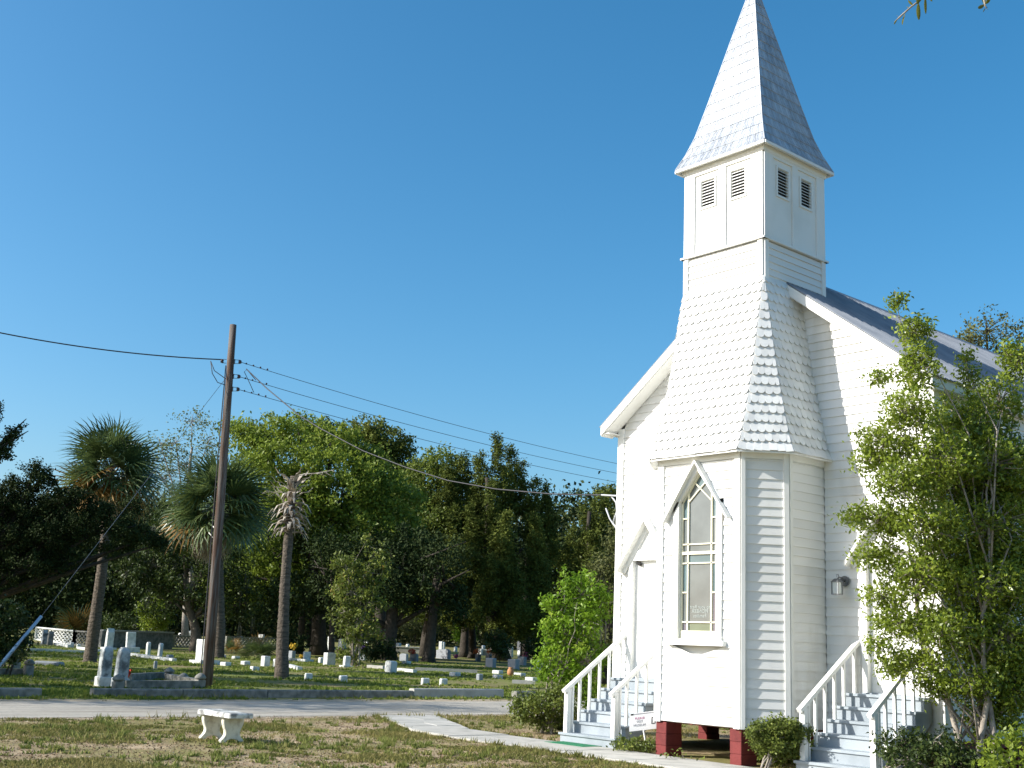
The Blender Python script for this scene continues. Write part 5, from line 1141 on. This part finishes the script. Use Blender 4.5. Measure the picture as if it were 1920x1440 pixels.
GR = [
 ((203, 1219), 15, 39, 'point', MARB, 'tall pointed white gravestone standing before the left end of the concrete vault', .42, (18, 5)),
 ((244, 1223), 17, 36, 'flat', MARB, 'white rectangular gravestone on a plinth in front of the concrete vault', .5, (24, 9)),
 ((277, 1230), 10, 25, 'round', MARB, 'left of the two slim round-topped white grave posts', .18, None),
 ((299, 1233), 10, 26, 'round', MARB, 'right of the two slim round-topped white grave posts', .18, None),
 ((318, 1237), 14, 9, 'arch', GRAN, 'small grey rounded stone right of the two slim posts', .28, None),
 ((383, 1245), 36, 44, 'flat', MARB, 'large pale slab gravestone half hidden behind the utility pole', .55, (44, 7)),
 ((497, 1249), 18, 18, 'flat', MARB, 'squat pale gravestone left of the dead palm', .3, None),
 ((517, 1250), 12, 14, 'arch', MARB, 'small white gravestone touching the left side of the dead palm trunk', .25, None),
 ((547, 1235), 14, 14, 'flat', GRAN, 'shaded grey gravestone with yellow flowers right of the dead palm', .25, None),
 ((575, 1240), 10, 17, 'flat', MARB, 'narrow white gravestone on a small plinth, right of the shaded grey one', .4, (14, 3)),
 ((601, 1243), 10, 10, 'arch', MARB, 'little white stone left of the squat sunlit gravestone', .2, None),
 ((617, 1247), 22, 22, 'flat', MARB, 'squat sunlit square gravestone left of the crape myrtle', .5, None),
 ((649, 1251), 14, 20, 'arch', MARB, 'white gravestone half behind the crape myrtle stems', .3, (20, 3)),
 ((620, 1219), 14, 24, 'flat', MARB, 'upright white tablet standing farther back above the squat square stone', .3, (18, 3)),
 ((681, 1238), 15, 13, 'flat', GRAN, 'shaded grey stone with purple flowers right of the crape myrtle', .25, None),
 ((732, 1260), 24, 20, 'arch', MARB, 'pale arched gravestone alone on the sunlit grass right of the crape myrtle', .35, None),
 ((757, 1241), 18, 15, 'arch', GRAN, 'left grey stone of the shaded pair by the red and white flowers', .2, None),
 ((776, 1240), 18, 14, 'arch', GRAN, 'right grey stone of the shaded pair by the red and white flowers', .2, None),
 ((831, 1235), 28, 17, 'rough', GRAN, 'wide rough-edged grey gravestone in the shade of the grove', .35, None),
 ((896, 1240), 12, 13, 'flat', BRONZE, 'dark stone under the left bunch of orange flowers', .25, None),
 ((916, 1240), 12, 13, 'flat', BRONZE, 'dark stone under the right bunch of orange flowers', .25, None),
 ((920, 1253), 20, 18, 'flat', GRAN, 'grey square gravestone left of the pair near the sapling', .3, None),
 ((963, 1256), 22, 19, 'flat', GRAN, 'broader mottled grey gravestone near the sapling, terracotta jar in front', .35, None),
 ((978, 1247), 18, 15, 'flat', GRAN, 'shaded grey gravestone peeking out behind the mottled one', .25, None),
 ((1010, 1258), 18, 19, 'flat', MARB, 'white gravestone at the left edge of the sapling', .3, None),
 ((982, 1222), 26, 20, 'flat', BRONZE, 'wide dark gravestone far back at the right end of the grove', .35, None),
 ((578, 1274), 12, 11, 'arch', MARB, 'leftmost of the four small white cube stones on the grass', .28, None),
 ((643, 1279), 14, 12, 'arch', MARB, 'second from left of the four small white cube stones', .3, None),
 ((797, 1284), 14, 12, 'arch', MARB, 'third from left of the four small white cube stones', .3, None),
 ((831, 1285), 14, 12, 'arch', MARB, 'rightmost of the four small white cube stones', .3, None),
 ((899, 1275), 13, 11, 'arch', GRAN, 'small shaded grey stone right of the row of white cubes', .22, None),
 ((291, 1253), 7, 13, 'round', GRAN, 'tiny grey post stone in the grass between the twin stones and the large slab', .14, None),
 ((56, 1212), 9, 9, 'arch', MARB, 'small white stone near the left edge at the end of the long coping', .22, None),
 ((134, 1214), 8, 9, 'arch', MARB, 'left of two small white stones facing the gap in the coping', .22, None),
 ((147, 1216), 7, 8, 'arch', MARB, 'right of two small white stones facing the gap in the coping', .22, None),
]
for px, w_, h_, tp_, mt, lb, d, bs in GR: grave(px, w_, h_, tp_, mt, lb, d, None, bs)
# old dark double stone in front of the openwork wall
grave((82, 1208), 14, 26, 'rough', MARBS, 'left dark mossy stone before the openwork wall', .3); grave((93, 1209), 14, 24, 'rough', CONCD, 'right dark mossy stone before the openwork wall', .3)
# flat markers
FL = [((417, 1233), 14, 'pale flat marker just right of the utility pole, upper left of its cluster'), ((442, 1236), 13, 'pale flat marker in the middle of the back row right of the pole'), ((423, 1248), 18, 'long pale flat marker in the front row right of the pole'), ((460, 1246), 14, 'flat marker tilted in the middle right of the pole'), ((477, 1257), 12, 'small bright block marker nearest the dead palm on its left'),
      ((853, 1267), 20, 'grey flat marker on the shaded grass right of the white cubes'), ((933, 1263), 18, 'thin white flat marker behind the terracotta jar'), ((933, 1272), 18, 'grey flat marker left of the terracotta jar'), ((974, 1268), 22, 'white flat marker right of the terracotta jar'), ((996, 1277), 20, 'white flat marker nearest the shrub'), ((530, 1240), 8, 'small flat block behind the dead palm'), ((762, 1245), 16, 'thin flat marker in front of the shaded pair of stones')]
for px, w_, lb in FL:
    g = ground(px); s = mpp(depth(g)); m = MB().bbox((-w_*s/2, -.16, -.05), (w_*s/2, .16, .16), .02); place('flat_marker', lb, m, MARB, g, FACE+rng.uniform(-.2, .2), cat='grave marker', group='flat grave markers', tilt=(rng.uniform(-.05, .05), rng.uniform(-.05, .05)))
# copings (low borders)
CP = [((50, 1221), (178, 1225), MARB, 'long thin stone coping running left of the first palm'), ((103, 1209), (130, 1214), MARB, 'short white coping before the openwork wall'), ((148, 1217), (185, 1222), MARB, 'short white coping just left of the first palm trunk'),
      ((246, 1229), (327, 1241), MARB, 'broken white coping in front of the two slim grave posts'), ((540, 1251), (562, 1257), MARB, 'white coping end right of the dead palm'), ((537, 1238), (575, 1241), MARB, 'thin pale coping behind the dead palm'),
      ((748, 1258), (778, 1261), MARB, 'short pale coping right of the arched stone'), ((778, 1257), (895, 1262), CONC, 'long grey coping on the shaded grass right of the arched stone'), ((960, 1281), (1003, 1283), CONC, 'low concrete coping near the shrub'), ((690, 1252), (720, 1254), CONC, 'thin coping left of the arched stone')]
for a, b, mt, lb in CP:
    A, B = ground(a), ground(b); o = MB(); L = np.linalg.norm(B-A); n = max(1, int(L/1.6)); cp = thing('grave_coping', A, lb, 'grave coping', 'low grave copings')
    for i in range(n):
        p = A+(B-A)*(i/n); q = A+(B-A)*((i+1)/n-.004); z = rng.uniform(-.02, .02); MB().bar((p[0], p[1], p[2]+.04+z), (q[0], q[1], q[2]+.04+z), .22, .2).build('coping_block', mt, cp)
# twin white gravestones by the road
def twin(px, lean, lb, hpx=66):
    g = ground(px); s = mpp(depth(g)); t = thing('obelisk_headstone', g, lb, 'gravestone', 'twin gravestones by the road'); t.rotation_euler = (lean[0], lean[1], R_(-2))
    w, h = .42, 1.0
    def add(m, nm, mt): me = m.mesh(nm); me.materials.append(mt); o = bpy.data.objects.new(nm, me); COL.objects.link(o); o.parent = t
    m = MB().bbox((-.2, -.2, -.05), (.2, .2, .26), .02); add(m, 'plinth', MARBS if 'right' in lb else MARB)
    m = MB(); k = 12; secs = []
    for z, r in ((.26, .155), (.95, .145), (1.02, .132), (1.08, .10), (1.11, .05)):
        # square section with rounded shoulders
        e = r*.12; secs.append([(r-e, -r), (r, -r+e), (r, r-e), (r-e, r), (-r+e, r), (-r, r-e), (-r, -r+e), (-r+e, -r)]); 
    vs = []
    for (z, r), sc_ in zip(((.26, 0), (.95, 0), (1.02, 0), (1.08, 0), (1.11, 0)), secs): vs += [(a, b, z) for a, b in sc_]
    m.add(vs, [(r*8+i, r*8+(i+1) % 8, r*8+8+(i+1) % 8, r*8+8+i) for r in range(4) for i in range(8)]+[tuple(range(32, 40))]); add(m, 'shaft', MARBS)
    return t
twin((193, 1286), (0, .0), 'left one of the twin white domed gravestones near the road')
twin((224, 1289), (0, .05), 'right one of the twin white domed gravestones near the road, leaning')
# plot coping with ball-topped posts
def post(px, h, lb, P=None):
    g = ground(px) if P is None else P; t = thing('coping_post', g, lb, 'post', 'ball-topped coping posts')
    MB().bbox((g[0]-.13, g[1]-.13, g[2]-.05), (g[0]+.13, g[1]+.13, g[2]+h), .02).build('shaft', CONCD, t); MB().lathe(g+[0, 0, h], [(0, .10), (.03, .16), (.07, .17), (.13, .13), (.18, .06), (.2, .01)], 12).build('cap', CONCD, t, True)
post((220, 1293), .22, 'coping post with dark domed cap in front of the twin gravestones'); post((316, 1274), .20, 'coping post with domed cap at the back corner of the plot left of the pole'); post((343, 1281), .12, 'low coping post between the back corner and the pole'); post((374, 1290), .24, 'coping post with domed cap standing against the utility pole')
post((52, 1268), .34, 'right coping post of the dark plot near the left edge'); post((28, 1257), .28, 'rear coping post of the dark plot near the left edge')
for a, b, lb in (((232, 1290), (370, 1290), 'grey plot coping from the twin gravestones to the utility pole'), ((240, 1276), (310, 1272), 'pale rear coping of the plot behind the twin gravestones'), ((316, 1276), (372, 1287), 'side coping of the plot between the posts left of the pole'), ((-60, 1266), (46, 1267), 'dark grey plot coping at the left edge')):
    A, B = ground(a), ground(b); m = MB(); m.bar(tuple(A+[0, 0, .08]), tuple(B+[0, 0, .08]), .24, .26); tag(m.build('plot_coping', CONCD, org=(A+B)/2), lb, 'grave coping', 'copings with posts')
g = ground((92, 1248)); m = MB(); m.prism([(-.5, -.2, 0), (.5, -.2, 0), (.5, .2, 0), (-.5, .2, 0)], (0, 0, .1)); m = MB().bbox((-.55, -.2, -.05), (.55, .2, .16), .05); place('grave_ledger', 'dark low ledger stone on the shaded grass right of the dark plot', m, GRAN, g, R_(40), cat='grave marker')
# openwork block walls
def openwork(a, b, h, label, mt, cols, rows, ga=None, gb=None):
    A = ground(a) if ga is None else ga; B = ground(b) if gb is None else gb; t = thing('openwork_wall', A, label, 'wall'); U = (B-A); L = np.linalg.norm(U[:2]); U = U/np.linalg.norm(U); N_ = np.array([U[1], -U[0], 0]); N_ /= np.linalg.norm(N_)
    m = MB(); up = np.array([0, 0, 1.])
    m.bar(tuple(A+up*(h-.04)), tuple(B+up*(h-.04)), .26, .09); m.bar(tuple(A+up*.04), tuple(B+up*.04), .22, .1); m.build('coping', mt, t)
    m = MB()
    for P in (A, B): m.bar(tuple(P-up*.1), tuple(P+up*(h+.02)), .26, .26, (1, 0, 0))
    m.build('end_post', mt, t)
    cw = L/cols; chh = (h-.17)/rows
    for r in range(rows):
        for c in range(cols):
            o = A+U*(c+.5)*cw+up*(.09+chh*(r+.5)); n = 8; mm = MB()
            outer = [(cw*.49*x, chh*.49*z) for x, z in ((-1, -1), (1, -1), (1, 1), (-1, 1))]; inner = [(cw*.27*x, chh*.27*z) for x, z in ((-1, 0), (0, -1), (1, 0), (0, 1))]
            mm.bar(tuple(o+U*-cw*.49+up*0), tuple(o+up*-chh*.49), .07, .05); mm.bar(tuple(o+U*cw*.49), tuple(o+up*-chh*.49), .07, .05); mm.bar(tuple(o+U*-cw*.49), tuple(o+up*chh*.49), .07, .05); mm.bar(tuple(o+U*cw*.49), tuple(o+up*chh*.49), .07, .05)
            mm.build('openwork_block', mt, t)
openwork((68, 1200), (139, 1210), .95, 'low white openwork concrete wall at the left behind the dark stones', MARB, 11, 3)
openwork((139, 1210), (166, 1212), .95, 'shade-darkened short return of the white openwork wall behind the first palm', CONCD, 4, 3)  # same white wall; darker material paints in its shaded side
openwork((322, 1214), (372, 1214), .85, 'dark openwork wall left of the utility pole, beyond the slim posts', CONCD, 8, 2)
openwork((425, 1215), (545, 1218), .85, 'dark openwork wall right of the utility pole, behind the flat markers', CONCD, 18, 2)
# concrete vault
A, B = ground((186, 1214)), ground((320, 1217)); t = thing('burial_vault', A, 'long low concrete vault wall with a pale coping behind the pointed gravestone', 'vault'); up = np.array([0, 0, 1.])
m = MB(); m.bar(tuple(A+up*.5), tuple(B+up*.5), .3, 1.05); m.build('wall', CONCD, t); m = MB(); m.bar(tuple(A+up*1.07), tuple(B+up*1.07), .5, .1); m.build('coping', CONC, t)
# terracotta jar and flower bunches
g = ground((957, 1268)); j = thing('terracotta_jar', g, 'terracotta jar before the mottled grey gravestone near the sapling', 'jar'); MB().lathe(g, [(0, .1), (.15, .17), (.3, .15), (.38, .09), (.42, .12)], 12).build('body', TERRA, j, True)
def flowers(px, mt, lb, r=.22, h=.25, D=None):
    g = ground(px) if D is None else gxD(px[0], D); t = thing('flower_bunch', g, lb, 'flowers', 'flower bunches on the graves')
    MB().lathe(g, [(0, .06), (h*.5, .08)], 8).build('vase', GRAN, t); C = g+[0, 0, h]+rnd_unit(110)*rng.uniform(.3, 1, 110)[:, None]*[r, r, r*.8]+[0, 0, r*.6]; V, F = leafcards(C, .11, .8); npmesh('blossoms', V, F, mt, t)
for px, mt, lb, r, h in (((893, 1240), ORNG, 'left bunch of orange flowers in the shaded grove', .3, .5), ((918, 1240), ORNG, 'right bunch of orange flowers in the shaded grove', .32, .55), ((855, 1237), PINK, 'pink flower bunch right of the rough grey gravestone', .22, .12), ((772, 1240), RED, 'red and dark flowers above the shaded pair of stones', .25, .45), ((548, 1235), YEL, 'yellow flower bunch on the shaded grey stone right of the dead palm', .28, .55),
                         ((565, 1237), YEL, 'small yellow flowers left of the narrow white gravestone', .16, .1), ((681, 1237), PURP, 'purple flower bunch above the shaded stone right of the crape myrtle', .22, .6), ((636, 1232), PINK, 'faded pink flowers behind the crape myrtle', .25, .3), ((234, 1284), RED, 'red-brown dried flowers beside the right twin gravestone', .16, .25), ((985, 1240), PINK, 'dull pink flowers behind the mottled grey gravestone', .25, .35), ((930, 1226), RED, 'dark red flowers far back left of the wide dark gravestone', .25, .2)):
    flowers(px, mt, lb, r, h)
# distant stones
far = [(x+rng.uniform(-5, 5), rng.uniform(100, 128)) for x in (322, 335, 350, 362, 452, 470, 488, 498, 640, 650, 688, 703, 712, 748, 762, 826, 835, 858, 902, 912, 928, 945, 960, 975, 1008)]
for i, (x, D) in enumerate(far):
    b = gxD(x, D); w = rng.uniform(.35, .8); h = rng.uniform(.4, 1.0); m = stone_slab(w, h, .25, ['flat', 'arch', 'round'][i % 3])
    place('distant_headstone', ['small square', 'small arched', 'small round-topped'][i % 3]+' pale gravestone far back in the light between the tree trunks', m, MARB, b, FACE+rng.uniform(-.4, .4), cat='gravestone', group=['square', 'arched', 'round-topped'][i % 3]+' distant gravestones behind the grove')
for x, D, w, lb in ((345, 112, 2.6, 'pale low tomb far back between the first palm and the pole'), (455, 110, 4.5, 'long low pale wall far back right of the utility pole'), (770, 104, 4.4, 'long low tan wall in the gap between two dark trunks'), (895, 108, 3, 'pale low tomb far back behind the orange flowers')):
    b = gxD(x, D); t = thing('low_tomb', b, lb, 'tomb'); r0 = b-RH*w/2; r1 = b+RH*w/2; MB().bar(tuple(r0+[0, 0, .2]), tuple(r1+[0, 0, .2]), 1., .5).build('wall', CONC, t); MB().bar(tuple(r0+[0, 0, .49]), tuple(r1+[0, 0, .49]), 1.1, .07).build('cover', MARB, t)
# ================================================================ GRASS AND LITTER
def vnoise(x, y, s, seed):
    r = np.random.default_rng(seed); G_ = r.random((64, 64)); u = (x*s) % 64; v = (y*s) % 64; i = np.floor(u).astype(int); j = np.floor(v).astype(int); a = u-i; b = v-j; a = a*a*(3-2*a); b = b*b*(3-2*b)
    g = lambda p, q: G_[p % 64, q % 64]
    return (g(i, j)*(1-a)+g(i+1, j)*a)*(1-b)+(g(i, j+1)*(1-a)+g(i+1, j+1)*a)*b
def blades(name, n, D0_, D1_, mt, hmin, hmax, thr, label, mask=None, wid=.006, seed=3, xlim=(0, 1.06), tuft=5):
    D = rng.uniform(D0_**.3, D1_**.3, n)**(1/.3); px = rng.uniform(-.06, xlim[1], n)*1920; lat = (px-960)/FPX*D*1.02
    P = CAM+lat[:, None]*RH+D[:, None]*FH; x, y = P[:, 0], P[:, 1]
    f = vnoise(x, y, .55, seed)*.5+vnoise(x, y, 1.6, seed+1)*.32+vnoise(x, y, 4.5, seed+2)*.18
    k = rng.random(n) < np.clip((f-thr+.10)/.22, 0.03, 1)**1.6
    if mask is not None: k &= mask(x, y)
    x, y, f = x[k], y[k], f[k]; n = len(x)
    x = np.repeat(x, tuft)+rng.normal(size=n*tuft)*.035; y = np.repeat(y, tuft)+rng.normal(size=n*tuft)*.035; f = np.repeat(f, tuft); n = len(x)
    z = gz(x, y); h = rng.uniform(hmin, hmax, n)*(.55+np.clip((f-thr)*4, -.2, 1)); a = rng.uniform(0, 6.28, n); w = wid*(1+D1_/40)*rng.uniform(.7, 1.4, n)
    B = np.stack([x, y, z], 1); s = np.stack([np.cos(a), np.sin(a), 0*a], 1)*w[:, None]; ln = rng.normal(size=(n, 2))*.45
    T = B+np.stack([ln[:, 0]*h, ln[:, 1]*h, h], 1)
    V = np.stack([B-s, B+s, T], 1).reshape(-1, 3); F = np.arange(3*n).reshape(n, 3); o = npmesh(name, V, F, mt); tag(o, label, 'grass', None, 'stuff'); return o
def path_free(x, y):
    onwalk = (y > -3.2) & (y < -1.55) & (x > -6.2) & (x < 7.5)
    t = (-6-x)/3.5; yc = -2.2+t*1.65; ondiag = (x < -5.9) & (x > -9.6) & (np.abs(y-yc) < .74)
    inch = (y > -.1) & (np.abs(x) < W); bay_ = (np.abs(x) < 1.3) & (y > -1.6) & (y < 0); stp = (np.abs(np.abs(x)-DX) < .75) & (y > -1.6)
    return ~(onwalk | ondiag | inch | bay_ | stp)
blades('lawn_grass', 80000, 14, 31, G_BLADE, .015, .055, .50, 'patchy short grass and weeds on the sandy churchyard lawn', lambda x, y: (x > RX1+.25) & path_free(x, y))
blades('cemetery_grass', 60000, 26, 75, G_BLADE2, .02, .085, .44, 'uneven green grass of the cemetery beyond the road', lambda x, y: x < -15., wid=.010, seed=23, tuft=5)
blades('weed_tufts', 2600, 14, 30, G_TUFT, .03, .085, .46, 'taller green weed tufts dotted over the churchyard lawn', lambda x, y: (x > RX1+.2) & path_free(x, y), wid=.007, seed=63, tuft=22)
blades('path_edge_grass', 30000, 14, 31, G_BLADE, .03, .08, .38, 'grass creeping over the edges of the concrete walk', lambda x, y: path_free(x, y) & ~path_free(x+.10, y+.14) | (path_free(x, y) & ~path_free(x-.1, y-.14)), seed=71, tuft=7)
blades('verge_grass', 9000, 24, 46, G_BLADE, .04, .14, .46, 'rough grass along both edges of the road', lambda x, y: ((x > RX1) & (x < RX1+.6)) | ((x < RX0-.25) & (x > -16.)), seed=43)
# litter: dry leaves and shell bits
n = 42000; D = rng.uniform(14**.3, 31**.3, n)**(1/.3); lat = (rng.uniform(-.05, 1.05, n)*1920-960)/FPX*D; P = CAM+lat[:, None]*RH+D[:, None]*FH; k = (P[:, 0] > RX1) & path_free(P[:, 0], P[:, 1]); P = P[k]; P[:, 2] = gz(P[:, 0], P[:, 1])+.008
V, F = leafcards(P, .035, .6, 0, .1); V[:, 2] = np.maximum(V[:, 2], gz(V[:, 0], V[:, 1])+.002)
tag(npmesh('leaf_litter', V, F, leafmat('dry_litter', (.10, .06, .035), (.30, .22, .13), (.55, .5, .4), .1, 1., .8)), 'dry brown leaf litter scattered over the lawn', 'leaf litter', None, 'stuff')
# ================================================================ OVERHANGING OAK TWIGS at the top edge
def twig(path, leaves, D, label):
    g = atD(path[0], D); t = thing('oak_branch', g, label, 'branch', 'oak twigs at the top edge')
    P3 = [atD(p, D) for p in path]; MB().tube(P3, [.02]+[.006]*(len(P3)-2)+[.002], 6).build('twig', BARKL, t, True)
    for (x, y, x2, y2, w) in leaves:
        a, b = Vector(tuple(atD((x, y), D+rng.uniform(-.05, .05)))), Vector(tuple(atD((x2, y2), D+rng.uniform(-.08, .08)))); d = b-a; L = d.length; d.normalize(); s_ = d.cross(Vector(tuple(FH))).normalized(); n = s_.cross(d)
        m = MB(); ww = w*mpp(D)/2
        prof = [(0, .02), (.2, .7), (.45, 1.0), (.7, .9), (.9, .5), (1, .02)]; vs = []
        for t_, k in prof: c = a+d*L*t_; vs += [c-s_*ww*k+n*ww*.35*k, c, c+s_*ww*k+n*ww*.35*k]
        m.add(vs, [(i*3, i*3+1, i*3+4, i*3+3) for i in range(5)]+[(i*3+1, i*3+2, i*3+5, i*3+4) for i in range(5)]); m.build('leaf', LFO, t, True)
LFO = leafmat('backlit_oak_leaf', (.07, .08, .015), (.22, .22, .04), None, .4, 6., .4)
twig([(1790, -260), (1770, -120), (1745, -40), (1726, 0), (1708, 13), (1698, 22), (1688, 31), (1677, 41)], [(1722, 4, 1723, 38, 9), (1735, -8, 1736, 27, 6), (1697, 25, 1692, 47, 7), (1712, 10, 1703, 0, 6), (1738, -15, 1748, 3, 7), (1682, 36, 1676, 46, 3), (1684, 33, 1682, 28, 3), (1728, -20, 1720, 8, 11), (1704, 15, 1700, 12, 2)], 7., 'left oak twig with narrow leaves hanging in from the top edge')
twig([(1900, -260), (1870, -120), (1850, -40), (1845, 0), (1847, 10), (1850, 16)], [(1842, -14, 1848, 10, 9), (1846, 8, 1834, 16, 8), (1848, 8, 1857, -4, 7), (1848, 14, 1843, 23, 2), (1849, 15, 1853, 18, 2), (1850, 14, 1852, 13, 2)], 7.4, 'right oak twig with a few leaves hanging in from the top edge')
